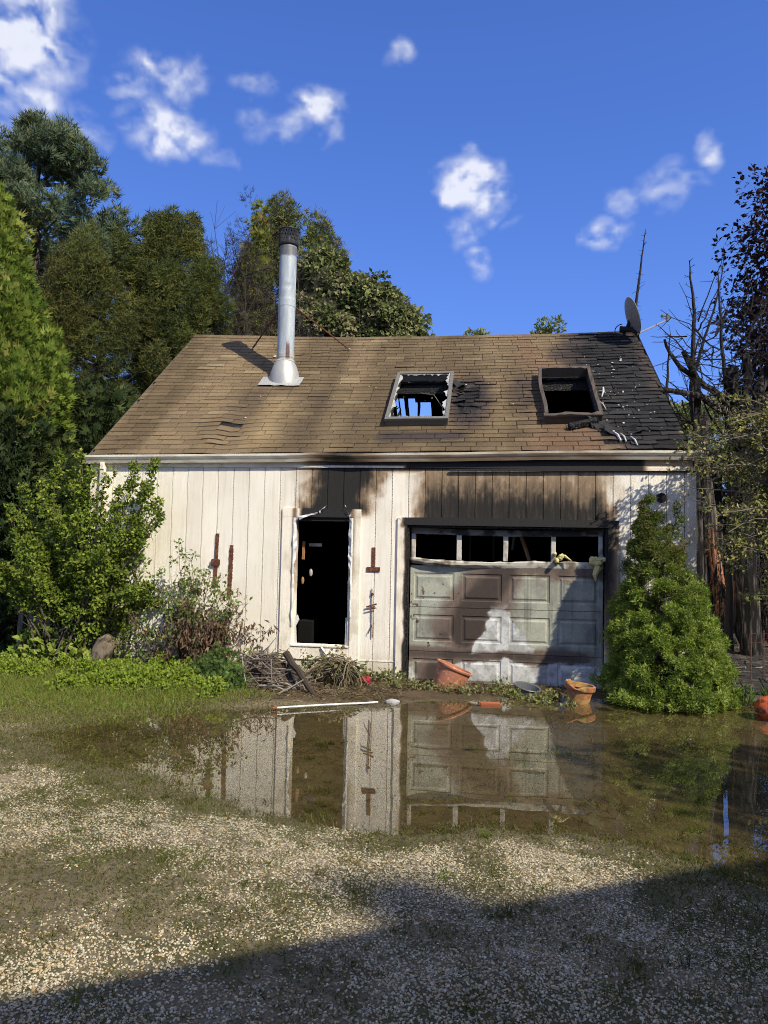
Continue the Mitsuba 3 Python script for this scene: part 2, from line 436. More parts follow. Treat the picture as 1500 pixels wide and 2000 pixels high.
def bumped(fn, bump, rough=.85, spec=.3, eps=1e-3):
    return {'type': 'twosided', 'b': {'type': 'bumpmap', 'arbitrary': proc(bump, eps), 'scale': 1.0, 'bsdf': {'type': 'principled', 'base_color': proc(fn), 'roughness': rough, 'specular': spec}}}


scene['mat_siding'] = bumped(siding_fn, grain_bump, .75, .3)
scene['mat_trim'] = bumped(trim_fn, grain_bump, .6, .35)
scene['mat_door'] = diffuse(proc(door_fn), .55, .4)
scene['mat_shingle'] = bumped(shingle_fn, shingle_bump, .95, .15)
scene['mat_char'] = bumped(char_fn, char_bump, .6, .5)
scene['mat_pipe'] = {'type': 'twosided', 'b': {'type': 'principled', 'base_color': proc(pipe_fn), 'roughness': .5, 'metallic': .05, 'specular': .5}}
scene['mat_galvanised'] = {'type': 'twosided', 'b': {'type': 'principled', 'base_color': {'type': 'rgb', 'value': [.44, .43, .39]}, 'roughness': .5, 'metallic': .45}}
scene['mat_bark_burnt'] = diffuse(proc(bark_fn), .95, .1)
scene['mat_bark_red'] = diffuse(proc(red_bark_fn), .95, .1)
scene['mat_terracotta'] = diffuse(proc(terra_fn), .7, .3)
scene['mat_terracotta_old'] = diffuse(proc(terra2_fn), .85, .2)
scene['mat_rust'] = diffuse(proc(rust_fn), .85, .3)

# ------------------------------------------------------------------ ground, puddle
PUDDLE = np.array([(-3.1, 7.1), (-3.6, 6.5), (-3.65, 5.9), (-3.0, 5.25), (-2.1, 4.75), (-1.35, 4.35), (-.95, 4.2), (-.5, 4.12), (0, 4.34), (.45, 4.42), (.8, 4.2), (1.1, 3.85), (1.6, 3.5),
                   (3.5, 3.6), (6, 6), (6, 9.0), (4, 9.5), (2.7, 9.1), (1.4, 8.85), (.3, 8.85), (-.15, 8.5), (-.75, 8.2), (-1.15, 7.8), (-1.9, 7.45)])


def sdist(x, y, poly):
    """Signed distance to a polygon, positive inside."""
    p = np.stack([x, y], -1)
    best, inside = np.full(x.shape, 1e9), np.zeros(x.shape, bool)
    for a, b in zip(poly, np.roll(poly, -1, 0)):
        e = b - a
        w = p - a
        t = np.clip((w @ e) / (e @ e), 0, 1)
        best = np.minimum(best, np.linalg.norm(w - t[..., None] * e, axis=-1))
        cross = ((a[1] > y) != (b[1] > y)) & (x < (b[0] - a[0]) * (y - a[1]) / (b[1] - a[1] + 1e-12) + a[0])
        inside ^= cross
    return np.where(inside, best, -best)


def n2(x, y, s, seed, octaves=3):
    return meshkit.fbm(np.stack([x * s, y * s, np.full_like(x, seed * 3.7)], -1), octaves, seed)


def ground_h(x, y):
    x, y = np.asarray(x, float), np.asarray(y, float)
    sd = sdist(x, y, PUDDLE)
    h = .014 - .055 * np.clip((sd + .12) / .9, -.25, 1) + .016 * (n2(x, y, 3.0, 1) - .5) + .030 * (n2(x, y, 1.1, 2) - .5) * np.clip(1 - sd, 0, 1) + .010 * (n2(x, y, 9, 3) - .5)
    for cx, cy, r, d in ((-3.55, 5.05, .30, .020), (-2.0, 3.35, .40, .026), (-2.35, 2.75, .28, .020), (-1.75, 2.95, .20, .016), (-3.0, 4.6, .22, .014)):
        h = h - d * np.exp(-(((x - cx) / (r * 1.7)) ** 2 + ((y - cy) / (r * .8)) ** 2))
    h = np.where(y < 9.0, h, h * np.clip(1 - (y - 9.0) / .8, .3, 1) + .012 * np.clip((y - 9.0) / .6, 0, 1))
    h = h + .022 * np.clip(y - 10, 0, 10) + .06 * np.clip((-x - 4.5) / 4, 0, 1) * np.clip((y - 6) / 4, 0, 1)
    inside = (x > -5.2) & (x < 2.45) & (y > 9.33) & (y < 16.4)
    return np.where(inside, -.06, h)


xs = np.unique(np.concatenate([np.linspace(-400, -60, 9), np.linspace(-60, -8, 27), np.arange(-8, 6.01, .05), np.linspace(6, 60, 28), np.linspace(60, 400, 9)]).round(4))
ys = np.unique(np.concatenate([np.linspace(-60, 1.4, 20), np.arange(1.4, 10.01, .05), np.linspace(10, 22, 41), np.linspace(22, 80, 20), np.linspace(80, 600, 10)]).round(4))
GX, GY = np.meshgrid(xs, ys, indexing='ij')
GH = ground_h(GX, GY)
i, j = np.meshgrid(np.arange(len(xs) - 1), np.arange(len(ys) - 1), indexing='ij')
a = i * len(ys) + j
gq = np.stack([a, a + len(ys), a + len(ys) + 1, a + 1], -1).reshape(-1, 4)
gv = np.stack([GX, GY, GH], -1).reshape(-1, 3)
LAWN = np.array([(-9, 5.7), (-4.6, 5.6), (-3.7, 6.0), (-3.0, 6.35), (-2.75, 7.2), (-2.4, 7.7), (-2.6, 8.3), (-2.5, 9.4), (-5.3, 9.5), (-5.4, 16), (-30, 30), (-30, 5)])


def ground_fn(p, n, uv):
    x, y, z = p.x, p.y, p.z
    f1 = fbm(x * 1.6, y * 1.6, 1.0, 4)
    f2 = fbm(x * 9, y * 9, 2.0, 4)
    f3 = noise(x * 90, y * 90, 3.0)
    dry = mix(mi.Color3f(.150, .122, .072), mi.Color3f(.090, .076, .042), smoothstep(.35, .65, f1))
    dry = dry * (.60 + .7 * f3 * smoothstep(-.01, .006, z) + .35 * smoothstep(.006, -.01, z))
    moss = smoothstep(.44, .58, f1 * .55 + f2 * .45)
    c = mix(dry, mi.Color3f(.066, .062, .024), moss * .75)
    lawn = smoothstep(.2, -.5, x + 2.6 + .35 * (y - 7.4) * 0 + .8 * (f1 - .5)) * smoothstep(5.9, 6.6, y + .8 * (f1 - .5))
    c = mix(c, mix(mi.Color3f(.060, .070, .018), mi.Color3f(.10, .09, .035), f2), lawn)
    by_wall = smoothstep(7.4, 8.0, y + .4 * (f1 - .5)) * smoothstep(-2.9, -2.5, x) * (1 - smoothstep(1.4, 1.8, x))
    c = mix(c, mi.Color3f(.058, .040, .022) * (.6 + .8 * f2), by_wall)
    burnt = smoothstep(1.9, 2.6, x + .8 * (f1 - .5)) * smoothstep(8.7, 9.4, y + .8 * (f1 - .5))
    c = mix(c, mix(mi.Color3f(.018, .017, .016), mi.Color3f(.07, .055, .042), smoothstep(.5, .75, f2)), burnt)
    # soaked and silty where the ground lies near or under the water
    wet = smoothstep(.016, -.004, z)
    c = mix(c, mix(mi.Color3f(.066, .052, .030), mi.Color3f(.090, .076, .042), smoothstep(.4, .65, f2)), wet * .88)
    far = smoothstep(11, 16, y)
    return mix(c, mi.Color3f(.035, .045, .014) * (.6 + .8 * f1), far * (1 - burnt))


def ground_bump(p, n, uv):
    return .006 * fbm(p.x * 40, p.y * 40, 1.0, 3)


scene['mat_ground'] = {'type': 'twosided', 'b': {'type': 'bumpmap', 'arbitrary': proc(ground_bump, 2e-3), 'scale': 1.0,
                       'bsdf': {'type': 'principled', 'base_color': proc(ground_fn), 'roughness': .85, 'specular': .25}}}
put('ground', (gv, gq), 'mat_ground', smooth=True, kind='structure')

low = (GH.reshape(-1)[gq].min(1) < .003) & (gv[gq][:, :, 1].min(1) > 1.4) & (gv[gq][:, :, 1].max(1) < 9.3) & (gv[gq][:, :, 0].min(1) > -8) & (gv[gq][:, :, 0].max(1) < 6.1)
used, inv = np.unique(gq[low], return_inverse=True)
wv = gv[used].copy()
wv[:, 2] = .0015 * (n2(wv[:, 0], wv[:, 1], 2.3, 31) - .5) + .00022 * (n2(wv[:, 0], wv[:, 1], 11, 32) - .5)
scene['mat_water'] = {'type': 'thindielectric', 'int_ior': 1.25, 'specular_transmittance': {'type': 'rgb', 'value': [.87, .82, .69]}}
put('puddle_water', (wv, inv.reshape(-1, 4)), 'mat_water', smooth=True, kind='structure')
labels['puddle_water']['label'] = 'shallow brown puddle lying in front of the garage door and mirroring it'


def area_points(n, x0, x1, y0, y1, rng):
    return rng.uniform(x0, x1, n), rng.uniform(y0, y1, n)


def in_view(x, y, m=.25):
    """Ground inside the visible wedge (plus a margin for a step to the side)."""
    d = np.stack([x, y, np.zeros_like(x)], -1) - CAM
    return np.abs(d @ rt) < (d @ fw) * .5 + m + .5


# pebbles: gravel drive in front
rng = np.random.default_rng(11)
ico = trimesh.creation.icosphere(0)
iv, if_ = np.asarray(ico.vertices, float), np.asarray(ico.faces)
ov = np.array([[1, 0, 0], [-1, 0, 0], [0, 1, 0], [0, -1, 0], [0, 0, 1], [0, 0, -1.0]])
of = np.array([[0, 2, 4], [2, 1, 4], [1, 3, 4], [3, 0, 4], [2, 0, 5], [1, 2, 5], [3, 1, 5], [0, 3, 5]])


def pebble_mask(x, y):
    g = .50 - .60 * np.clip((y - 3.8) / 1.9, 0, 1) + .10 * np.clip((-x) / 2, -1.2, 1)
    sd = sdist(x, y, PUDDLE)
    g = g - .34 * np.clip((sd + .45) / .45, 0, 1) - .30 * np.clip((sd + .05) / .25, 0, 1.5)
    patch = n2(x, y, 1.3, 41, 4)
    fine = n2(x, y, 7.0, 42, 3)
    g = g + 1.0 * (patch - .5) + 1.1 * (n2(x, y, 3.6, 43, 3) - .5) + .9 * (fine - .5)
    g = g - .9 * np.exp(-(((x + 2.0) / .6) ** 2 + ((y - 3.35) / .35) ** 2)) * .8
    return np.clip(g * 1.6, 0, 1)


PEB = np.array([(.62, .56, .46), (.70, .66, .58), (.52, .45, .35), (.58, .44, .27), (.42, .38, .33), (.66, .62, .56), (.74, .71, .66), (.36, .30, .24), (.60, .36, .17), (.30, .29, .28)])
PEB = PEB * [.78, .745, .60]
PW = np.array([.19, .13, .17, .14, .13, .07, .04, .07, .02, .04])


def pebbles(n, y0, y1, tv, tf, smin, smax, sink):
    x, y = area_points(n, -5.2, 2.6, y0, y1, rng)
    keep = in_view(x, y) & (rng.uniform(size=n) < pebble_mask(x, y) * np.where(ground_h(x, y) < -.004, .14, 1))
    x, y = x[keep], y[keep]
    m = len(x)
    s = smin + (smax - smin) * rng.beta(1.6, 3.2, m)
    sc = np.stack([s * rng.uniform(.8, 1.25, m), s * rng.uniform(.75, 1.0, m), s * rng.uniform(.65, .95, m)], 1)
    z = ground_h(x, y) + s * rng.uniform(-.1, .75, m) * sink
    col = PEB[rng.choice(len(PEB), m, p=PW)] * rng.uniform(.62, 1.08, (m, 1))
    dirn = np.stack([rng.normal(size=m), rng.normal(size=m), rng.normal(size=m) * .25], -1)
    return scatter(tv, tf, np.stack([x, y, z], -1), frames(dirn, rng, np.array([0.05, 0.02, 1.0])), sc[:, [1, 0, 2]], col)


ov2 = ov * (1 + .22 * np.random.default_rng(4).normal(size=(6, 1)))
itop = if_[iv[if_].mean(1)[:, 2] > -.45]
otop = of[:, :][[0, 1, 2, 3]]
jit = iv * (1 + .18 * np.random.default_rng(3).normal(size=(len(iv), 1)))
put('gravel', cat([pebbles(90000, 1.9, 3.0, jit, itop, .0030, .0084, .6), pebbles(130000, 3.0, 4.4, ov2, otop, .0032, .0084, .6), pebbles(120000, 4.4, 7.2, ov2, otop, .004, .0095, .6)]),
    'mat_pebble', smooth=True, kind='stuff')
labels['gravel'].update(label='pale tan and white pea gravel scattered over the drive', category='gravel')

# ------------------------------------------------------------------ grass
bv = np.array([[-.5, 0, 0], [.5, 0, 0], [-.38, .5, .10], [.38, .5, .10], [0, 1.0, .38]])
bf = np.array([[0, 1, 3], [0, 3, 2], [2, 3, 4]])


bv1, bf1 = np.array([[-.5, 0, 0], [.5, 0, 0], [0, 1.0, .25]]), np.array([[0, 1, 2]])


def blades(x, y, h, w, cols, rng, lean=.5, z=None, thin=False):
    m = len(x)
    z = ground_h(x, y) - .004 if z is None else z
    d = np.stack([rng.normal(size=m) * lean, rng.normal(size=m) * lean, np.ones(m)], -1)
    h = np.broadcast_to(h, (m,))
    sc = np.stack([np.broadcast_to(w, (m,)), h, h], -1)
    return scatter(bv1 if thin else bv, bf1 if thin else bf, np.stack([x, y, z], -1), frames(d, rng), sc * ([1.25, 1, 1] if thin else 1), cols)


def palette(cols, n, rng, jit=.25):
    cols = np.asarray(cols, float)
    return cols[rng.integers(0, len(cols), n)] * rng.uniform(1 - jit, 1 + jit, (n, 1))


GREENS = [(.13, .185, .028), (.17, .215, .038), (.10, .15, .024), (.21, .215, .06), (.18, .19, .045)]
STRAW = [(.20, .165, .075), (.14, .115, .05), (.10, .085, .035), (.24, .20, .10)]
rng = np.random.default_rng(21)
parts = []
x, y = area_points(170000, -9, -2.0, 5.4, 10.5, rng)
sd = sdist(x, y, LAWN) + .8 * (n2(x, y, 1.4, 51) - .5)
k = (sd > -.25) & (rng.uniform(size=len(x)) < np.clip(.35 + sd * 1.4, 0, 1) * np.clip(1.25 - .10 * (y - 6), .3, 1)) & in_view(x, y, 1.0)
x, y = x[k], y[k]
straw = rng.uniform(size=len(x)) < np.clip(.62 - (y - 6.1) * .65, .08, .7)
c = np.where(straw[:, None], palette(STRAW, len(x), rng), palette(GREENS, len(x), rng))
parts.append(blades(x, y, rng.uniform(.02, .075, len(x)) * np.clip(.45 + .5 * (y - 6), .5, 1.5) * (.45 + 1.3 * n2(x, y, 2.6, 57, 3)), rng.uniform(.004, .008, len(x)), c, rng, .7, thin=True))
# lawn beyond, left of the garage
x, y = area_points(30000, -14, -5.3, 10.5, 19, rng)
k = in_view(x, y, 1.0)
x, y = x[k], y[k]
parts.append(blades(x, y, rng.uniform(.05, .12, len(x)), .014, palette(GREENS, len(x), rng), rng, .6, thin=True))
put('lawn_grass', cat(parts), 'mat_leaf', kind='stuff')
labels['lawn_grass'].update(label='short sunlit lawn grass at the left in front of the shrubs', category='grass')

# low weedy turf in the gravel, in patches
parts = []
x, y = area_points(300000, -4.8, 2.6, 1.9, 7.6, rng)
m = 1 - pebble_mask(x, y) + .25 * np.clip((x + .2) * .5, 0, 1) * np.clip((3.9 - y), 0, 1)
patch = n2(x, y, 2.2, 61, 3)
prob = np.clip(m * 1.2 - .16 + 2.0 * (patch - .5), 0, 1) * np.clip(1.3 - .10 * (y - 2), .5, 1)
h = ground_h(x, y)
prob = np.where(h < -.008, prob * .06, prob)
k = (rng.uniform(size=len(x)) < prob * .95) & in_view(x, y)
x, y = x[k], y[k]
sel = rng.uniform(size=len(x)) < .52
c = np.where(sel[:, None], palette(STRAW, len(x), rng) * .95, palette([(.085, .10, .022), (.10, .115, .028), (.07, .08, .02)], len(x), rng))
parts.append(blades(x, y, rng.uniform(.012, .042, len(x)), rng.uniform(.0028, .006, len(x)), c, rng, 1.1, thin=True))
put('turf_weeds', cat(parts), 'mat_leaf', kind='stuff')
labels['turf_weeds'].update(label='thin matted weeds and dead grass growing through the gravel', category='grass')

# grass tufts in the gravel
cx, cy = area_points(1000, -3.6, 2.2, 1.9, 6.4, rng)
k = in_view(cx, cy)
cx, cy = cx[k], cy[k]
nb = rng.integers(8, 44, len(cx))
ids = np.repeat(np.arange(len(cx)), nb)
spread = rng.uniform(.012, .05, len(cx))[ids]
x = cx[ids] + rng.normal(size=len(ids)) * spread
y = cy[ids] + rng.normal(size=len(ids)) * spread
hh = (.018 + .07 * rng.beta(1.2, 3, len(cx)))[ids] * rng.uniform(.5, 1.2, len(ids))
tone = palette([(.085, .105, .022), (.11, .125, .03), (.065, .08, .02), (.16, .14, .05), (.10, .13, .02)], len(cx), rng)[ids] * rng.uniform(.7, 1.2, (len(ids), 1))
put('grass_tufts', blades(x, y, hh, rng.uniform(.0022, .0042, len(ids)), tone, rng, .75), 'mat_leaf', kind='stuff')
labels['grass_tufts'].update(label='small green grass tufts standing out of the gravel', category='grass')

# drowned grass and stubble sticking out of the puddle
x, y = area_points(40000, -3.6, 4.5, 4.1, 8.7, rng)
patch = n2(x, y, 2.6, 71, 3)
left = np.clip((-1.15 - x) / .9, 0, 1)
prob = np.clip(2.8 * (patch - .52) + .85 * left + .8 * np.clip((y - 7.1) / .5, 0, 1) * (x < .2) - .10 * (x > 0), 0, 1)
k = (rng.uniform(size=len(x)) < prob) & (sdist(x, y, PUDDLE) > -.3)
x, y = x[k], y[k]
c = palette([(.10, .085, .03), (.07, .075, .02), (.085, .065, .028), (.06, .055, .02)], len(x), rng)
z = np.minimum(ground_h(x, y), .0) - .002
p1 = blades(x, y, rng.uniform(.008, .040, len(x)) + np.maximum(-z, 0) * .8, rng.uniform(.003, .006, len(x)), c, rng, 1.3, z)
cx = rng.uniform(.2, 2.6, 34); cy = rng.uniform(5.6, 7.9, 34)
ids = np.repeat(np.arange(34), 26)
x = cx[ids] + rng.normal(size=len(ids)) * .09
y = cy[ids] + rng.normal(size=len(ids)) * .05
p2 = blades(x, y, rng.uniform(.03, .085, len(ids)), .005, palette([(.10, .12, .03), (.13, .12, .05), (.08, .10, .025)], len(ids), rng), rng, .8, np.full(len(x), -.02))
put('puddle_grass', cat([p1, p2]), 'mat_leaf', kind='stuff')
labels['puddle_grass'].update(label='drowned brown grass poking out of the puddle', category='grass')

# taller dark grass at the right edge
x, y = area_points(9000, .75, 2.4, 2.6, 4.6, rng)
k = rng.uniform(size=len(x)) < np.clip((x - .34 * y + .45) * 1.6, 0, 1) * np.clip(n2(x, y, 2.5, 81) * 2.2 - .6, 0, 1)
x, y = x[k], y[k]
put('verge_grass', blades(x, y, rng.uniform(.03, .10, len(x)), rng.uniform(.003, .005, len(x)), palette([(.06, .085, .018), (.09, .10, .03), (.05, .065, .018)], len(x), rng), rng, .8), 'mat_leaf', kind='stuff')
labels['verge_grass'].update(label='longer dark grass along the right edge of the gravel', category='grass')

# ash, leaf scraps and straw floating on the puddle
x, y = area_points(5200, -3.2, 4.2, 4.2, 8.8, rng)
k = (ground_h(x, y) < -.006) & (rng.uniform(size=5200) < np.clip(2.6 * (n2(x, y, 1.7, 95, 3) - .42) + .5 * np.clip((y - 7.6), 0, 1), 0, 1))
x, y = x[k], y[k]
d = np.stack([rng.normal(size=len(x)), rng.normal(size=len(x)), .04 * rng.normal(size=len(x))], -1)
sz = rng.uniform(.006, .020, len(x))
flo = scatter(np.array([[0, 0, 0], [-.3, .5, 0], [0, 1, .06], [.3, .5, 0]]), np.array([[0, 2, 1], [0, 3, 2]]), np.stack([x, y, np.full(len(x), .0022)], -1), frames(d, rng, np.array([.03, .02, 1.0])), sz, palette([(.05, .04, .025), (.12, .10, .05), (.03, .028, .025), (.16, .14, .09), (.07, .075, .03)], len(x), rng))
put('floating_scraps', flo, 'mat_leaf', kind='stuff')
labels['floating_scraps'].update(label='ash flakes and leaf scraps floating on the puddle', category='debris')

# ------------------------------------------------------------------ the garage
rng = np.random.default_rng(31)
GARAGE = thing('burned_garage', 'burned cream garage with a brown shingle roof standing behind the puddle', 'garage')
XL, XR, YB = -5.13, 2.39, 16.12
FW = put('front_wall', wall_poly(sg.Polygon([(XL, -.08), (XR, -.08), (XR, 2.70), (XL, 2.66)]).difference(sg.box(-2.40, .40, -1.685, 1.98)).difference(sg.box(-.985, -.09, 1.405, 1.895)), YF + .016, YF + .10),
         'mat_dark', GARAGE)
# grooved siding: every board between two grooves
openings = sg.box(-2.44, .37, -1.65, 2.02).union(sg.box(-1.02, -.2, 1.44, 1.93))
x0 = XL + .012
g0 = -4.024 - .2032 * 6
edges = [XL + .012] + [g0 + .2032 * k for k in range(0, 40) if XL + .03 < g0 + .2032 * k < XR - .03] + [XR - .008]
patch_cut = .235
for a, b in zip(edges, edges[1:]):
    top = 2.655 + (a - XL) / (XR - XL) * .03
    full = sg.box(a + .0028, -.05 + .02 * rng.uniform(), b - .0028, top).difference(openings)
    spans = [full]
    if -2.72 < (a + b) / 2 < -1.02:                     # boards made good along the bottom
        spans = [full.intersection(sg.box(-9, patch_cut + .004, 9, 9)), full.intersection(sg.box(-9, -1, 9, patch_cut - .003))]
    pieces = [g for s_ in spans for g in getattr(s_, 'geoms', [s_])]
    for g in pieces:
        if g.is_empty or g.area < .002:
            continue
        dy = rng.normal() * .0012
        put('siding_board', wall_poly(g.buffer(-.0012, join_style=2), YF + dy, YF + .016), 'mat_siding', FW)
# other walls, seen only through the holes
put('side_wall', box(XL, XL + .1, YF + .1, YB, -.08, 2.66), 'mat_siding', GARAGE)
put('side_wall', box(XR - .1, XR, YF + .1, YB, -.08, 2.66), 'mat_siding', GARAGE)
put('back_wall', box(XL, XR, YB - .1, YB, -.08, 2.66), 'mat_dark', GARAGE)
for xx in (XL, XR - .1):                                 # gable ends
    pts = np.array([(YF + .10, 2.66), (YB, 2.66), (12.7, 5.10)])
    m = trimesh.creation.extrude_polygon(sg.Polygon(pts), .1, engine='earcut')
    v = np.asarray(m.vertices)
    put('gable', (np.stack([xx + v[:, 2], v[:, 0], v[:, 1]], 1), np.asarray(m.faces)), 'mat_siding', GARAGE)
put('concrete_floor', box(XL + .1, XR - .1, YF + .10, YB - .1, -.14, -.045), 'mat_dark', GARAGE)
put('ceiling', box(XL + .1, XR - .1, YF + .1, YB - .1, 2.575, 2.60), 'mat_char', GARAGE)
for k in range(9):
    xx = XL + .5 + k * .86
    if not (-1.4 < xx < -.4):
        put('ceiling_joist', box(xx - .02, xx + .02, YF + .2, YB - .2, 2.38, 2.56), 'mat_char', GARAGE)

# ---- roof
Y0, YR = 9.28, 12.70
RXL, RXR = -5.13, 2.33


def ridge_z(x):
    return np.interp(x, [-5.2, -4.2, -3.2, -2.0, 0.0, 1.4, 2.4], [5.31, 5.275, 5.235, 5.205, 5.205, 5.215, 5.235])


def roof_pt(x, t, off=0.0):
    """A point of the front roof slope: t = 0 at the eave, 1 at the ridge; off = height over the deck."""
    x, t = np.asarray(x, float), np.asarray(t, float)
    e = 2.745 + (x + 5.1) / 7.4 * .075
    r = ridge_z(x)
    z = e + t * (r - e)
    sag = .020 * np.sin(t * np.pi) * np.exp(-((x + 1.0) / 2.2) ** 2)
    dip = .018 * np.exp(-(((x + 3.62) / .16) ** 2 + ((t - .17) / .14) ** 2)) - .022 * np.exp(-(((x + 3.36) / .16) ** 2 + ((t - .17) / .16) ** 2))
    wave = .012 * (meshkit.fbm(np.stack([x * 2.1, t * 5, x * 0], -1), 2, 5) - .5)
    z = z - sag + dip + wave
    y = Y0 + t * (YR - Y0)
    return np.stack([x, y - off * .585, z + off * .811], -1)


ROOF = numbered(f'{GARAGE}__roof')
SKY1 = (-1.31, -.58, (9.95 - Y0) / 3.42, (11.16 - Y0) / 3.42)     # openings: x0, x1, t0, t1
SKY2 = (.73, 1.36, (9.95 - Y0) / 3.42, (11.18 - Y0) / 3.42)


def slab(xs_, ts_, hole, fn, thick, flip=False):
    xs_, ts_ = np.asarray(xs_), np.asarray(ts_)
    X, Tt = np.meshgrid(xs_, ts_, indexing='ij')
    top, bot = fn(X, Tt, 0.0).reshape(-1, 3), fn(X, Tt, -thick).reshape(-1, 3)
    n, m = len(xs_), len(ts_)
    q, edgec = [], {}
    for a_ in range(n - 1):
        for b_ in range(m - 1):
            if hole((xs_[a_] + xs_[a_ + 1]) / 2, (ts_[b_] + ts_[b_ + 1]) / 2):
                continue
            c_ = [a_ * m + b_, (a_ + 1) * m + b_, (a_ + 1) * m + b_ + 1, a_ * m + b_ + 1]
            q.append(c_)
            for u_, w_ in zip(c_, c_[1:] + c_[:1]):
                if (w_, u_) in edgec:
                    del edgec[(w_, u_)]
                else:
                    edgec[(u_, w_)] = 1
    q = np.array(q)
    N = n * m
    side = np.array([[w_, u_, u_ + N, w_ + N] for u_, w_ in edgec])
    f = np.vstack([q, q[:, ::-1] + N, side])
    return np.vstack([top, bot]), (f[:, ::-1] if flip else f)


gx = np.unique(np.concatenate([np.linspace(RXL + .02, RXR - .02, 60), SKY1[:2], SKY2[:2]]).round(4))
gt = np.unique(np.concatenate([np.linspace(.0, 1, 24), SKY1[2:], SKY2[2:]]).round(4))
hole1 = lambda x, t: (SKY1[0] < x < SKY1[1] and SKY1[2] < t < SKY1[3]) or (SKY2[0] < x < SKY2[1] and SKY2[2] < t < SKY2[3])
put('deck', slab(gx, gt, hole1, lambda x, t, o: roof_pt(x, t, o - .004), .03), 'mat_char', ROOF)


def back_pt(x, t, off=0.0):
    z = ridge_z(x) + t * (2.75 - ridge_z(x))
    return np.stack([x, YR + t * 3.42, z + off], -1)


# the back slope is burned through: ragged holes with the sky behind
def hole2(x, t):
    r = n2(np.array(x * 1.0), np.array(t * 3.0), 3.0, 91, 2)
    return -1.80 + .25 * (r - .5) < x < -1.03 + .2 * (r - .5) and .32 + .06 * (r - .5) < t < .66


put('back_slope', slab(np.linspace(RXL, RXR, 80), np.linspace(0, 1, 46), hole2, back_pt, .06, False), 'mat_char', ROOF)
put('ridge_board', box(RXL + .1, RXR - .1, 12.68, 12.72, 4.95, 5.10), 'mat_char', ROOF)
for k in range(12):                                       # charred rafters under both slopes
    xx = RXL + .35 + k * .61
    if any(s_[0] - .03 < xx < s_[1] + .03 for s_ in (SKY1, SKY2)):
        continue
    for fn in (roof_pt, back_pt):
        p = np.array([fn(np.array(xx), np.array(t), -.05) for t in (.05, .5, .97)])
        put('rafter', cat([tube(np.stack([p[:, 0] + dx, p[:, 1], p[:, 2] - dz], 1), .028, 4) for dx in (0,) for dz in (.03, .07, .11)]), 'mat_char', ROOF)
for xx, t1_, t2_, r_ in ((-1.52, .30, .58, .040), (-1.66, .30, .66, .014), (-1.30, .30, .42, .03)):
    p = back_pt(np.array([xx, xx + .01, xx - .015]), np.array([t1_, (t1_ + t2_) / 2, t2_]), -.03)
    put('burnt_rafter', tube(p + rng.normal(size=(3, 3)) * .01, [r_, r_ * .9, r_ * .75], 5), 'mat_char', ROOF)
# joists of charred wood under the upper edge of the skylights
for s_ in (SKY1, SKY2):
    for tt, hh in ((s_[3] + .015, .16), (s_[3] + .12, .15)):
        p = roof_pt(np.array([s_[0] - .15, s_[1] + .15]), np.array([tt, tt]), -.06)
        put('header', box(p[0, 0], p[1, 0], p[0, 1] - .02, p[0, 1] + .02, p[0, 2] - hh, p[0, 2]), 'mat_char', ROOF)

# shingle tabs: 34 courses of 12-inch tabs
COURSES, TW = 34, .3048
field, n_single, singles = [], 0, []
stv = np.array([[0, 0, 0], [1, 0, 0], [1, 1, 0], [0, 1, 0], [0, 0, 1], [1, 0, 1], [1, 1, 1], [0, 1, 1.0]])
stf = np.array([[4, 5, 6], [4, 6, 7], [0, 1, 5], [0, 5, 4], [1, 2, 6], [1, 6, 5], [3, 0, 4], [3, 4, 7]])


def crand(c):                                             # the same number as the shingle material uses for its course
    def ch(x_, y_=0, z_=0):
        h = ((int(x_) + 1000000) * 374761393 + (int(y_) + 1000000) * 668265263 + (int(z_) + 1000000) * 2147483647) & 0xFFFFFFFF
        h = ((h ^ (h >> 13)) * 1274126177) & 0xFFFFFFFF
        return ((h ^ (h >> 16)) & 0xFFFFFF) / 16777215.0
    return ch(c, 5)


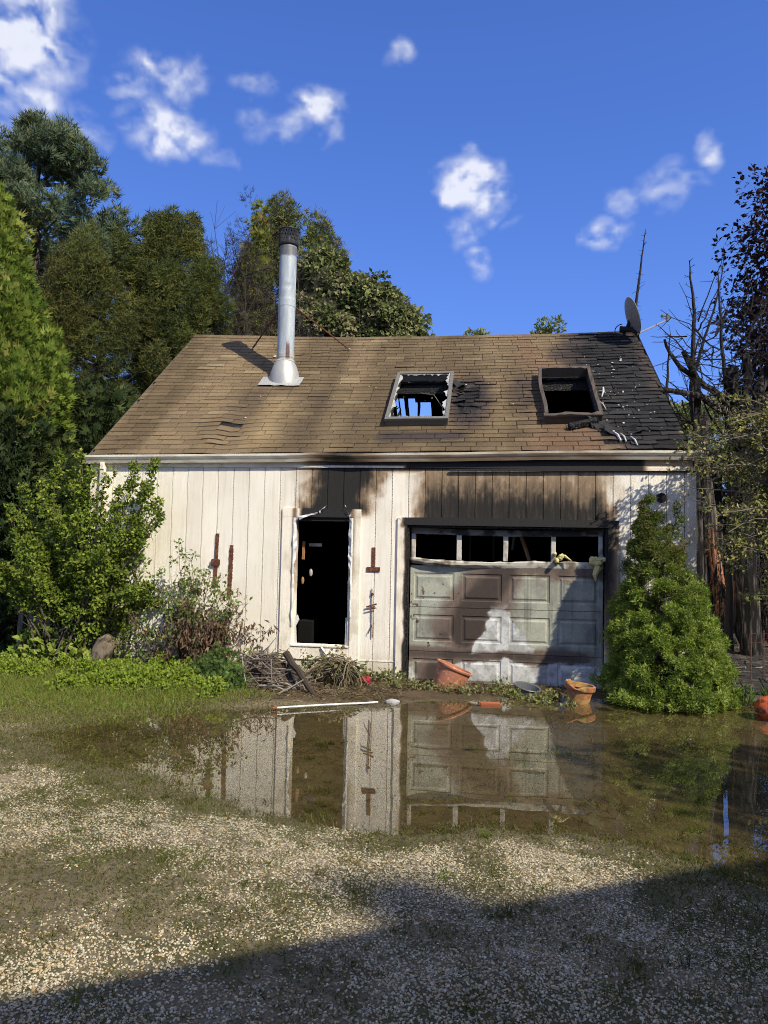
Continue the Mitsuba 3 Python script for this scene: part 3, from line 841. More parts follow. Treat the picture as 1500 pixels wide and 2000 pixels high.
for c in range(COURSES):
    t0, t1 = c / COURSES, (c + 1) / COURSES
    off = crand(c)
    k0 = math.floor(RXL / TW + off)
    for k in range(k0, k0 + 28):
        a, b = (k - off) * TW, (k + 1 - off) * TW
        a, b = max(a, RXL) + .0045, min(b, RXR) - .0045
        if b - a < .03:
            continue
        tm = (t0 + t1) / 2
        spans = [(a, b)]
        for s_ in (SKY1, SKY2):
            if s_[2] - .030 < tm < s_[3] + .030:
                spans = [q for (u, w) in spans for q in ((u, min(w, s_[0] - .03)), (max(u, s_[1] + .03), w)) if q[1] - q[0] > .02]
        for a_, b_ in spans:
            xm = (a_ + b_) / 2
            burn = math.exp(-((xm + .30) / .30) ** 2 - ((tm - .38) / .2) ** 2) + .6 * max(0, min(1, (xm - 1.0) / .5)) + .5 * math.exp(-((xm - .5) / .25) ** 2 - ((tm - .4) / .25) ** 2) \
                + .8 * math.exp(-((xm + 3.55) / .18) ** 2 - ((tm - .16) / .10) ** 2)
            if burn > .45 and rng.uniform() < .10:
                continue
            lift = .0085 + rng.exponential(.002) + burn * rng.exponential(.007)
            n_ = 3
            u = np.linspace(a_, b_, n_ + 1)
            tt0 = t0 + rng.normal() * .0006 + burn * rng.normal(size=n_ + 1) * .0030
            low_ = roof_pt(u, tt0 + 0 * u, .0)
            lowt = roof_pt(u, tt0 + 0 * u, lift + burn * np.abs(rng.normal(size=n_ + 1)) * .009)
            hi = roof_pt(u, t1 + .008 + 0 * u, .0015)
            v = np.vstack([low_, lowt, hi])
            m = n_ + 1
            f = []
            for q in range(n_):
                f += [[m + q, m + q + 1, 2 * m + q + 1], [m + q, 2 * m + q + 1, 2 * m + q], [q, q + 1, m + q + 1], [q, m + q + 1, m + q]]
            f += [[0, m, 2 * m], [m - 1, 3 * m - 1, 2 * m - 1]]
            mesh = (v, np.array(f))
            if n_single < 300:
                put('shingle', mesh, 'mat_shingle', ROOF)
                n_single += 1
            else:
                field.append(mesh)
put('shingle_field', cat(field), 'mat_shingle', ROOF, kind='stuff')
caps = []
for k in range(49):                                       # ridge cap
    xx = RXL + k * .1525
    pa = roof_pt(np.array([xx, xx + .20]), np.array([.972, .972]), .008 + .006)
    pb = roof_pt(np.array([xx, xx + .20]), np.array([1.0, 1.0]), .016)
    pc = back_pt(np.array([xx, xx + .20]), np.array([.03, .03]), .012)
    pb[1, 2] -= .006; pa[1, 2] -= .006
    caps.append((np.vstack([pa, pb, pc]), np.array([[0, 1, 3], [0, 3, 2], [2, 3, 5], [2, 5, 4]])))
put('ridge_cap', cat(caps), 'mat_shingle', ROOF, kind='stuff')
# rake edges
for xx, sgn in ((RXL, -1), (RXR, 1)):
    t_ = np.linspace(0, 1, 12)
    p = roof_pt(np.full(12, xx), t_, 0)
    v = np.vstack([p + [sgn * .012, 0, .004], p + [sgn * .012, 0, -.12], p + [-sgn * .02, 0, -.12]])
    i_ = np.arange(11)
    f = np.concatenate([np.stack([i_, i_ + 1, i_ + 13, i_ + 12], 1), np.stack([i_ + 12, i_ + 13, i_ + 25, i_ + 24], 1)])
    put('rake_board', (v, f), 'mat_frame1', ROOF)
# torn, curled felt and shingle scraps beside the first skylight and below the second one
for k in range(16):
    if k < 9:
        xx, tt, s_ = -.47 + rng.exponential(.07), rng.uniform(.22, .55), rng.uniform(.08, .17)
    else:
        xx, tt, s_ = rng.uniform(.95, 1.85), rng.uniform(.10, .17), rng.uniform(.10, .20)
    g_ = np.linspace(-1, 1, 5)
    X, Yy = np.meshgrid(g_, g_, indexing='ij')
    lift = .012 + s_ * .5 * np.clip(X * rng.uniform(-1, 1) + Yy * rng.uniform(-.6, .9), 0, 1.2) ** 1.5 + .012 * rng.uniform(size=X.shape)
    an = rng.uniform(-.6, .6)
    p = roof_pt(xx + s_ * .5 * (X * math.cos(an) - Yy * math.sin(an)) * 1.2, tt + s_ * .13 * (X * math.sin(an) + Yy * math.cos(an)), lift)
    a_, b_ = np.meshgrid(np.arange(4), np.arange(4), indexing='ij')
    q = (a_ * 5 + b_).reshape(-1)
    put('curled_scrap', (p.reshape(-1, 3), np.stack([q, q + 5, q + 6, q + 1], 1)), 'mat_charred' if k % 4 else 'mat_shingle', ROOF)
# a plank and crumbs of pale ash on the charred end
p = roof_pt(np.array([.98, 1.30]), np.array([.125, .165]), .035)
v_ = np.array([p[0], p[1], p[1] + [-.03, .10, .09], p[0] + [-.03, .10, .09]])
put('loose_board', cat([tube(np.array([roof_pt(np.array(.98), np.array(.135), .05), roof_pt(np.array(1.34), np.array(.172), .06)]), .045, 5)]), 'mat_char', ROOF)
flk = []
scene['mat_ash'] = diffuse((.42, .41, .39), .9, .2)
for k in range(120):
    if k < 70:
        xx, tt, s_ = rng.uniform(1.35, 2.1), rng.uniform(.05, .75), rng.exponential(.004) + .004
    else:
        xx, tt, s_ = rng.uniform(-4.8, 2.0), rng.uniform(.03, .9), rng.exponential(.003) + .003
    p = roof_pt(np.array(xx), np.array(tt), .018)
    m = vf(trimesh.creation.icosphere(0))
    flk.append(xform((m[0] * [s_ * rng.uniform(.5, 1.6), s_ * rng.uniform(.5, 1.8), s_ * .4], m[1]), rot([1, 0, 0], 36), p))
for (xa, ta), (xb, tb), r_ in (((1.56, .05), (1.50, .115), .018), ((1.62, .045), (1.585, .10), .012), ((1.735, .02), (1.69, .08), .013), ((1.55, .45), (1.49, .37), .014),
                               ((1.44, .34), (1.50, .27), .008), ((1.48, .42), (1.56, .40), .008)):
    p = np.array([roof_pt(np.array(xa), np.array(ta), .02), roof_pt(np.array((xa + xb) / 2 + .01), np.array((ta + tb) / 2), .03), roof_pt(np.array(xb), np.array(tb), .02)])
    flk.append(tube(p, [r_ * .7, r_, r_ * .5], 5))
put('ash_flakes', cat(flk), 'mat_ash', ROOF, kind='stuff')

# ---- skylights: raised curbs with a gutted sash
scene['mat_frame1'] = diffuse((.135, .128, .108), .55, .4)
scene['mat_frame2'] = diffuse((.075, .058, .045), .7, .3)
scene['mat_glass'] = {'type': 'thindielectric'}


def curb(sk, mat, h, wavy, name_label):
    S = put('skylight', cat([]) if False else skirt(sk, h), mat, GARAGE, label=name_label)
    xa, xb, ta, tb = sk[0] - .05, sk[1] + .05, sk[2] - .020, sk[3] + .020
    w = .045
    for nm, (u0, u1, v0, v1) in {'bottom_rail': (xa, xb, ta, ta + .016), 'top_rail': (xa, xb, tb - .014, tb), 'side_rail': (xa, xa + w, ta + .0165, tb - .0145), 'side_rail2': (xb - w, xb, ta + .0165, tb - .0145)}.items():
        n_ = 12
        tt = np.linspace(v0, v1, n_) if 'side' in nm else np.array([v0, v1])
        uu = np.array([u0, u1]) if 'side' in nm else np.linspace(u0, u1, n_)
        X, Tt = np.meshgrid(uu, tt, indexing='ij')
        wob = wavy * np.sin((Tt - ta) / (tb - ta) * 6.5 + .6) * (X < (xa + xb) / 2) if 'side' in nm else 0 * X
        top, bot = roof_pt(X + wob, Tt, h + .002 + .006 * rng.normal(size=X.shape) * (wavy > 0)).reshape(-1, 3), roof_pt(X + wob, Tt, h - .03).reshape(-1, 3)
        n, m = X.shape
        a_, b_ = np.meshgrid(np.arange(n - 1), np.arange(m - 1), indexing='ij')
        q = (a_ * m + b_).reshape(-1)
        q = np.stack([q, q + m, q + m + 1, q + 1], 1)
        N = n * m
        ring = np.concatenate([np.arange(m), np.arange(1, n) * m + m - 1, (n - 1) * m + np.arange(m - 2, -1, -1), np.arange(n - 2, 0, -1) * m])
        sd_ = np.stack([ring, np.roll(ring, -1), np.roll(ring, -1) + N, ring + N], 1)
        put(nm.rstrip('2'), (np.vstack([top, bot]), np.vstack([q, q[:, ::-1] + N, sd_])), mat, S)
    return S


def skirt(sk, h):
    """The four curb walls between the roof and the rails."""
    xa, xb, ta, tb = sk[0] - .043, sk[1] + .043, sk[2] - .016, sk[3] + .016
    out = []
    for (u0, t0_), (u1, t1_), (ix, it) in (((xa, ta), (xb, ta), (0, .010)), ((xb, ta), (xb, tb), (-.025, 0)), ((xb, tb), (xa, tb), (0, -.010)), ((xa, tb), (xa, ta), (.025, 0))):
        uu, tt = np.linspace(u0, u1, 8), np.linspace(t0_, t1_, 8)
        a1, a2 = roof_pt(uu, tt, -.05), roof_pt(uu, tt, h - .031)
        b1, b2 = roof_pt(uu + ix, tt + it, -.05), roof_pt(uu + ix, tt + it, h - .031)
        v = np.vstack([a1, a2, b2, b1])
        i_ = np.arange(7)
        out.append((v, np.concatenate([np.stack([i_ + 8 * r_, i_ + 1 + 8 * r_, i_ + 9 + 8 * r_, i_ + 8 + 8 * r_], 1) for r_ in range(3)])))
    return cat(out)


S1 = curb(SKY1, 'mat_frame1', .115, 0.0, 'left skylight with a straight grey frame and broken glass')
S2 = curb(SKY2, 'mat_frame2', .135, .016, 'right skylight with a warped scorched frame')
# remains of glass along the inside of the first frame
sh = []
xa, xb, ta, tb = SKY1[0] - .005, SKY1[1] + .005, SKY1[2] - .003, SKY1[3] + .005
for side in range(4):
    n_ = 26
    u = np.linspace(0, 1, n_)
    d_ = np.abs(rng.normal(size=n_)) * (.016 if side < 2 else .030)
    if side == 0: o, i_ = (xa + u * (xb - xa), ta + 0 * u), (xa + u * (xb - xa), ta + d_ * .3)
    if side == 1: o, i_ = (xa + u * (xb - xa), tb + 0 * u), (xa + u * (xb - xa), tb - d_ * .3)
    if side == 2: o, i_ = (xa + 0 * u, ta + u * (tb - ta)), (xa + d_, ta + u * (tb - ta))
    if side == 3: o, i_ = (xb + 0 * u, ta + u * (tb - ta)), (xb - d_, ta + u * (tb - ta))
    p = np.vstack([roof_pt(*o, .098), roof_pt(*i_, .098 + .008 * rng.normal(size=n_)), roof_pt(*o, .090)])
    k = np.arange(n_ - 1)
    sh.append((p, np.concatenate([np.stack([k, k + 1, k + 1 + n_, k + n_], 1), np.stack([k + 2 * n_, k + 1 + 2 * n_, k + 1 + n_, k + n_], 1)])))
scene['mat_melted'] = diffuse((.34, .33, .31), .5, .5)
put('melted_glazing', cat(sh), 'mat_melted', S1)
p = roof_pt(np.array([-1.0, -.8, -.66, -.60]), np.array([.50, .48, .38, .26]), -.10)
put('hanging_cable', tube(p, .007, 5), 'mat_frame1', S1)

# ---- eave: fascia, gutter, frieze
put('fascia', cat([wall_poly(sg.Polygon([(XL - .02, 2.60), (RXR + .03, 2.60), (RXR + .03, 2.80), (XL - .02, 2.725)]), YF - .026, YF - .004)]), 'mat_trim', GARAGE)
put('frieze_board', wall_poly(sg.Polygon([(-.47, 2.556), (2.385, 2.582), (2.385, 2.622), (-.47, 2.586)]), YF - .040, YF - .0265), 'mat_trim', GARAGE)
prof = np.array([(.000, .100), (-.002, .000), (-.060, -.004), (-.078, .030), (-.092, .046), (-.112, .072), (-.114, .098), (-.104, .100), (-.104, .092)])
gxs = np.linspace(-5.20, 2.46, 60)
gv2 = []
for xx in gxs:
    z0 = 2.635 + (xx + 5.2) / 7.66 * .080 + .006 * math.sin(xx * 1.7) * (xx > -2.3)
    wob = .010 * math.sin(xx * 5.0) * math.exp(-((xx + 1.9) / .45) ** 2)
    gv2.append(np.stack([np.full(9, xx), YF - .028 + prof[:, 0] * .86 + wob, z0 + prof[:, 1] + wob], 1))
gv2 = np.vstack(gv2)
a_, b_ = np.meshgrid(np.arange(59), np.arange(8), indexing='ij')
q = (a_ * 9 + b_).reshape(-1)
GUT = put('gutter', (gv2, np.stack([q, q + 9, q + 10, q + 1], 1)), 'mat_gutter', GARAGE, smooth=False, label='long scorched gutter along the eave')
for xx, e in ((-5.20, 0), (2.46, 59)):
    v = gv2[e * 9:(e + 1) * 9]
    put('end_cap', (v, np.array([[0, k, k + 1] for k in range(1, 7)])), 'mat_gutter', GUT)


def gutter_fn(p, n, uv):
    f = fbm(p.x * 5, p.z * 20, 3.0, 4)
    base = mix(mi.Color3f(.70, .65, .53), mi.Color3f(.55, .49, .39), smoothstep(.35, .7, f))
    s = near(p.x, -1.8, .55) * (.55 + .9 * f) + .42 * smoothstep(-1.3, -.6, p.x) * (1 - smoothstep(1.2, 2.0, p.x)) * (.5 + f)
    low = smoothstep(2.70, 2.66, p.z - (p.x + 5.2) * .0104)
    return soot_ramp(base, dr.clip(s * .75 + low * .15 * smoothstep(-2.5, -1.8, p.x), 0, 1))


scene['mat_gutter'] = {'type': 'twosided', 'b': {'type': 'principled', 'base_color': proc(gutter_fn), 'roughness': .4, 'specular': .5}}
put('downspout', cat([cbox(-4.985, -4.915, YF - .085, YF - .035, -.02, 2.60, .008), cbox(-4.980, -4.920, YF - .10, YF - .05, 2.55, 2.64, .008)]), 'mat_gutter', GARAGE)
put('corner_board', cbox(XL - .012, XL + .085, YF - .022, YF - .002, -.04, 2.60), 'mat_trim', GARAGE)
put('corner_board', cbox(XR - .09, XR + .012, YF - .022, YF - .002, -.04, 2.56), 'mat_trim', GARAGE)
put('skirt_flashing', cbox(-2.62, -1.10, YF - .008, YF - .002, .222, .240, .002), 'mat_trim', GARAGE)

# ---- gutted window left of the garage door
WIN = numbered(f'{GARAGE}__window')
put('casing', wall_poly(sg.Polygon([(-2.556, .235), (-2.405, .37), (-2.405, 1.975), (-2.556, 1.975)]), YF - .024, YF - .003), 'mat_trim', WIN)
put('casing', wall_poly(sg.Polygon([(-1.672, .30), (-1.672, 1.975), (-1.560, 1.975), (-1.560, .215), (-1.672, .225)]), YF - .024, YF - .003), 'mat_trim', WIN)
rag = [(-2.556, 1.978), (-2.556, 2.085), (-2.30, 2.087), (-1.92, 2.090), (-1.56, 2.080), (-1.56, 1.978)]
put('head_casing', wall_poly(sg.Polygon(rag), YF - .027, YF - .003), 'mat_trim', WIN)
put('apron', wall_poly(sg.Polygon([(-2.53, .222), (-1.66, .222), (-1.675, .375), (-2.40, .375)]), YF - .020, YF - .004), 'mat_trim', WIN)
put('sill', cbox(-2.41, -1.68, YF - .035, YF + .12, .376, .402, .004), 'mat_trim', WIN)
put('jamb', cbox(-2.412, -2.380, YF + .001, YF + .12, .403, 1.975, .003), 'mat_trim', WIN)
put('jamb', cbox(-1.71, -1.674, YF + .001, YF + .12, .403, 1.975, .003), 'mat_trim', WIN)
put('head_jamb', cbox(-2.379, -1.711, YF + .001, YF + .12, 1.93, 1.976, .003), 'mat_charred', WIN)
scene['mat_vinyl'] = diffuse((.56, .55, .52), .45, .5)
# peeled and curled vinyl along the inner edges
for sgn, xx in ((1, -2.40), (-1, -1.675)):
    z = np.linspace(.62 if sgn > 0 else .75, 1.97, 24)
    w = .006 + .026 * np.clip((z - .7) / .9, 0, 1) + .006 * rng.normal(size=24)
    o = np.stack([np.full(24, xx - sgn * .022), np.full(24, YF - .030), z], 1)
    mid = np.stack([xx - sgn * .004 + .004 * rng.normal(size=24), np.full(24, YF - .048) + .006 * rng.normal(size=24), z], 1)
    inn = np.stack([xx + sgn * w, np.full(24, YF - .02) + .015 * rng.normal(size=24), z], 1)
    k = np.arange(23)
    put('peeled_vinyl', (np.vstack([o, mid, inn]), np.concatenate([np.stack([k, k + 1, k + 25, k + 24], 1), np.stack([k + 24, k + 25, k + 49, k + 48], 1)])), 'mat_vinyl', WIN)
fl = []
for (xa_, za_), (xb_, zb_), wd in (((-2.36, 1.985), (-2.10, 2.035), .05), ((-2.09, 2.05), (-1.98, 2.13), .03), ((-1.70, 1.99), (-1.75, 2.13), .03), ((-1.71, 2.00), (-1.66, 2.03), .03)):
    u = np.linspace(0, 1, 6)
    c_ = np.stack([xa_ + u * (xb_ - xa_), YF - .04 - .03 * u + .005 * rng.normal(size=6), za_ + u * (zb_ - za_)], 1)
    w_ = (wd * (1 - .8 * u))[:, None] * np.array([[0.5, -.2, -.6]])
    k = np.arange(5)
    fl.append((np.vstack([c_, c_ + w_ + .008 * rng.normal(size=(6, 3))]), np.stack([k, k + 1, k + 7, k + 6], 1)))
put('torn_flap', cat(fl), 'mat_vinyl', WIN)
put('sash_remnant', cbox(-1.735, -1.712, YF + .02, YF + .05, .403, .74, .003), 'mat_vinyl', WIN)
put('sash_remnant', wall_poly(sg.Polygon([(-2.379, .404), (-2.345, .404), (-2.36, .62), (-2.32, .70), (-2.34, .76), (-2.379, .74)]), YF + .02, YF + .04), 'mat_vinyl', WIN)
put('loose_strip', tube([(-2.02, YF - .03, .375), (-1.86, YF - .10, .20), (-1.74, YF - .16, .06)], [.016, .014, .012], 4), 'mat_vinyl', WIN)
# things left standing inside
put('burnt_stud', box(-2.36, -2.33, YF + .25, YF + .29, 1.45, 1.68), 'mat_wood', WIN)
put('pale_batten', box(-2.33, -2.16, YF + .5, YF + .53, 1.62, 1.66), 'mat_white', WIN)
put('plaster_scrap', xform(vf(trimesh.creation.icosphere(1)), np.diag([.024, .015, .05]), (-2.25, YF + .3, 1.28)), 'mat_melted', WIN)
put('plaster_scrap', xform(vf(trimesh.creation.icosphere(1)), np.diag([.02, .02, .05]), (-2.33, YF + .2, 1.18)), 'mat_wood', WIN)
put('cabinet', cbox(-2.42, -2.22, YF + .35, YF + .75, -.02, .66, .01), 'mat_dark', WIN)
scene['mat_wood'] = diffuse((.30, .16, .075), .8, .3)

# ---- garage door
SUR = numbered(f'{GARAGE}__door_surround')
put('side_trim', wall_poly(sg.Polygon([(-1.10, -.05), (-.985, -.05), (-.985, 1.895), (-1.10, 1.985)]), YF - .030, YF - .003), 'mat_trim', SUR)
put('side_trim', wall_poly(sg.Polygon([(1.405, -.05), (1.525, -.05), (1.525, 1.94), (1.405, 1.895)]), YF - .030, YF - .003), 'mat_trim', SUR)
put('header', wall_poly(sg.Polygon([(-1.10, 1.988), (-.985, 1.898), (1.405, 1.898), (1.528, 1.943), (1.528, 1.985), (-.3, 2.00)]), YF - .034, YF - .003), 'mat_trim', SUR)
put('jamb', box(-.984, -.96, YF - .002, YF + .16, -.05, 1.895), 'mat_char', SUR)
put('jamb', box(1.38, 1.404, YF - .002, YF + .16, -.05, 1.895), 'mat_trim', SUR)
put('head_jamb', box(-.959, 1.379, YF - .002, YF + .16, 1.872, 1.894), 'mat_char', SUR)
put('threshold', box(-.98, 1.40, YF + .02, YF + .20, -.12, -.062), 'mat_dark', SUR)
DOOR = numbered(f'{GARAGE}__garage_door')
YD = YF + .10
DX0, DX1 = -.945, 1.365


def panel(x0_, x1_, z0_, z1_):
    """A pressed panel: a groove round a raised field, as rings from the outside in."""
    rings = [(0, 0), (.012, .010), (.030, .010), (.052, -.002)]
    v = []
    for ins, dy in rings:
        v += [[x0_ + ins, YD + dy, z0_ + ins], [x1_ - ins, YD + dy, z0_ + ins], [x1_ - ins, YD + dy, z1_ - ins], [x0_ + ins, YD + dy, z1_ - ins]]
    f = []
    for r_ in range(3):
        for k in range(4):
            f.append([r_ * 4 + k, r_ * 4 + (k + 1) % 4, r_ * 4 + 4 + (k + 1) % 4, r_ * 4 + 4 + k])
    f.append([12, 13, 14, 15])
    return np.array(v), np.array(f)


px = [(-.90, -.405), (-.312, .172), (.262, .745), (.835, 1.318)]
rows = [(.902, 1.41, .98, 1.318), (.364, .896, .478, .806), (-.055, .358, -.025, .272)]
for zb, zt, pz0, pz1 in rows:
    face = sg.box(DX0, zb, DX1, zt)
    for a_, b_ in px:
        face = face.difference(sg.box(a_, pz0, b_, pz1))
    sec = put('section', wall_poly(face, YD, YD + .04), 'mat_door', DOOR)
    for a_, b_ in px:
        put('raised_panel', panel(a_, b_, pz0, pz1), 'mat_door', DOOR)
    put('joint_strip', cbox(DX0, DX1, YD + .012, YD + .04, zt - .002, zt + .006, .001), 'mat_dark', DOOR) if zt < 1.3 else None
# burnt window section: sagging bars without glass
sagx = lambda x: -.022 * np.cos(np.clip((x - .2) / 1.2, -1, 1) * np.pi / 2)
for x_, wd in ((-.352, .062), (.211, .060), (.782, .058), (-.915, .05), (1.335, .05)):
    zb_, zt_ = 1.478, 1.845 + sagx(x_) - (.0 if x_ > -.8 else -.0)
    put('window_mullion', cbox(x_ - wd / 2, x_ + wd / 2, YD - .004, YD + .03, zb_, zt_, .004), 'mat_mullion', DOOR)
u = np.linspace(DX0, DX1, 24)
tz = 1.815 + sagx(u)
v = np.vstack([np.stack([u, u * 0 + YD - .012, tz - .012 + .004 * rng.normal(size=24)], 1), np.stack([u, u * 0 + YD - .012, tz + .060], 1), np.stack([u, u * 0 + YD + .03, tz + .060], 1), np.stack([u, u * 0 + YD + .03, tz - .012], 1)])
k = np.arange(23)
put('window_rail', (v, np.concatenate([np.stack([k + a0, k + 1 + a0, k + 1 + b0, k + b0], 1) for a0, b0 in ((0, 24), (24, 48), (48, 72), (72, 0))])), 'mat_railburnt', DOOR)
# the lip under the windows, warped forward and torn at its left end
lipy = -.012 - .075 * np.exp(-((u + .55) / .55) ** 2)
lipz = 1.462 - .020 * np.exp(-((u + .1) / .5) ** 2) + .028 * np.exp(-((u + .95) / .2) ** 2)
v = np.vstack([np.stack([u, YD + .02 + 0 * u, lipz + .018 + .008 * np.abs(rng.normal(size=24))], 1), np.stack([u, YD + lipy, lipz + .010 + .005 * rng.normal(size=24)], 1),
               np.stack([u, YD + lipy + .004, lipz - .022 + .004 * rng.normal(size=24)], 1), np.stack([u, YD - .002 + 0 * u, lipz - .055], 1)])
put('warped_lip', (v, np.concatenate([np.stack([k + a0, k + 1 + a0, k + 1 + b0, k + b0], 1) for a0, b0 in ((0, 24), (24, 48), (48, 72))])), 'mat_mullion', DOOR)
put('foam_core', wall_poly(sg.Polygon([(-.955, 1.50), (-.89, 1.50), (-.885, 1.80), (-.95, 1.79)]), YD + .032, YD + .05), 'mat_foam', DOOR)
put('hanging_lath', tube([(.40, YD + .30, 1.83), (.47, YD + .26, 1.62), (.53, YD + .24, 1.42)], [.03, .026, .02], 4), 'mat_wood', DOOR)
put('hanging_lath', tube([(.33, YD + .35, 1.80), (.30, YD + .33, 1.62)], [.02, .014], 4), 'mat_frame1', DOOR)
for x_ in (-.24, .06):
    put('inner_track', box(x_, x_ + .02, YD + .6, YD + .62, .8, 1.85), 'mat_frame2', DOOR)
scene['mat_foam'] = diffuse((.36, .19, .045), .9, .1)


def mull_fn(p, n, uv):
    f = fbm(p.x * 8, p.z * 8, 2.0, 4)
    return mix(mi.Color3f(.47, .45, .39), mi.Color3f(.15, .12, .095), smoothstep(.48, .70, f))


def rail_fn(p, n, uv):
    f = fbm(p.x * 7, p.z * 12, 4.0, 4)
    return mix(mi.Color3f(.20, .185, .165), mi.Color3f(.035, .03, .027), smoothstep(.38, .66, f))


scene['mat_mullion'] = diffuse(proc(mull_fn), .6, .4)
scene['mat_railburnt'] = diffuse(proc(rail_fn), .7, .3)

# ---- stove pipe through the roof
CH = thing_part = numbered(f'{GARAGE}__chimney')
CX, CY = -3.115, 11.30
r = .130
dent = lathe([(r, 4.46), (r, 4.62), (r, 4.9), (r, 5.2), (r, 5.30)], 40, (CX, CY, 0))
dent2 = lathe([(r, z) for z in np.linspace(5.42, 6.24, 28)], 48, (CX, CY, 0))
dv = dent2[0]
dd = np.exp(-(((dv[:, 0] - CX - .02) / .055) ** 2 + ((dv[:, 2] - 5.60) / .035) ** 2)) * (dv[:, 1] < CY)
dv[:, 1] += .014 * dd
put('pipe', dent, 'mat_pipe', CH, smooth=40, label='lower length of the pale stove pipe with a strip of paint peeled off')
put('pipe', (dv, dent2[1]), 'mat_pipe', CH, smooth=40)
put('seam_band', lathe([(r, 5.295), (r + .004, 5.297), (r + .005, 5.31), (r + .003, 5.325), (r + .005, 5.36), (r + .003, 5.385), (r + .006, 5.41), (r, 5.425)], 40, (CX, CY, 0)), 'mat_pipe', CH, smooth=30)
put('seam_band', lathe([(r, 4.50), (r + .005, 4.505), (r + .004, 4.53), (r + .006, 4.56), (r, 4.565)], 40, (CX, CY, 0)), 'mat_pipe', CH, smooth=30)
put('rain_cap', cat([lathe([(0, 6.535), (.10, 6.530), (.155, 6.512), (.160, 6.500), (.150, 6.492), (0, 6.500)], 36, (CX, CY, 0)), lathe([(.125, 6.235), (.155, 6.262), (.160, 6.285), (.150, 6.290), (.120, 6.27)], 36, (CX, CY, 0)),
                     lathe([(.05, 6.24), (.05, 6.50)], 12, (CX, CY, 0))]), 'mat_black_metal', CH, smooth=35, label='black rain cap with a mesh skirt')
mesh_bars = []
for k in range(36):
    a0 = k / 36 * 2 * np.pi
    for s_ in (-1, 1):
        th = a0 + s_ * np.linspace(0, .32, 5)
        mesh_bars.append(tube(np.stack([CX + .148 * np.cos(th), CY + .148 * np.sin(th), np.linspace(6.285, 6.495, 5)], 1), .0034, 3, cap=False))
put('spark_mesh', cat(mesh_bars), 'mat_black_metal', CH, kind='stuff')
put('storm_collar', lathe([(r + .004, 4.470), (r + .03, 4.445), (r + .034, 4.44), (r + .006, 4.435)], 36, (CX, CY, 0)), 'mat_pipe', CH, smooth=30)
cone = [(r + .020, 4.435), (r + .055, 4.36), (r + .085, 4.27), (r + .098, 4.20), (r + .105, 4.12), (r + .11, 3.98)]
put('flashing_cone', lathe(cone, 40, (CX, CY - .02, 0)), 'mat_galvanised', CH, smooth=40)
uu, tt = np.linspace(-3.44, -2.80, 8), np.linspace(.500, .580, 6)
X, Tt = np.meshgrid(uu, tt, indexing='ij')
pp = roof_pt(X, Tt, .022 + .012 * rng.uniform(size=X.shape) * (Tt < .52)).reshape(-1, 3)
a_, b_ = np.meshgrid(np.arange(7), np.arange(5), indexing='ij')
q = (a_ * 6 + b_).reshape(-1)
put('base_flashing', (pp, np.stack([q, q + 6, q + 7, q + 1], 1)), 'mat_galvanised', CH)
for xx, tt_ in ((-3.93, .855), (-2.30, .862)):
    e = roof_pt(np.array(xx), np.array(tt_), .02)
    s_ = np.array([CX + (.10 if xx > CX else -.10), CY + .06, 5.33])
    put('stay_rod', tube([s_, e], .0125, 6), 'mat_rust', CH)
    put('rod_foot', xform(vf(trimesh.creation.icosphere(1)), np.diag([.022, .022, .012]), e), 'mat_white', CH)

# ------------------------------------------------------------------ foliage builders
LEAF_GAIN = 1.75
leaf_v = np.array([[0, 0, 0], [-.30, .45, .10], [0, 1, 0], [.30, .45, .10]])
leaf_f = np.array([[0, 2, 1], [0, 3, 2]])


def spray(n, fan, droop, width, seed, flat=True, j=.25):
    """A sprig of n narrow blades that fan out from its base along +y."""
    r = np.random.default_rng(seed)
    v, f = [], []
    for k in range(n):
        an = (k / max(n - 1, 1) - .5) * fan + r.normal() * .08
        an2 = 0 if flat else r.normal() * fan * .35
        d = np.array([math.sin(an), math.cos(an), math.sin(an2)])
        L = (1 - abs(k / max(n - 1, 1) - .5) * .5) * (1 + j * r.normal())
        b0 = np.array([0, .12 * k / n, 0])
        s = np.array([d[1], -d[0], .3 * r.normal()]) * width * 1.15
        tip = b0 + d * L + [0, 0, droop * L]
        v += [b0 + d * L * .18 - s, b0 + d * L * .30 + s, tip]
        f += [[3 * k, 3 * k + 1, 3 * k + 2]]
    return np.array(v), np.array(f)


CEDAR = spray(5, 1.5, -.12, .10, 1)
SPRUCE = spray(6, 1.9, .0, .07, 2, flat=False)
YEW = spray(6, 2.2, .1, .075, 3, flat=False)
TWIG = spray(4, 1.3, .0, .035, 4, flat=False)


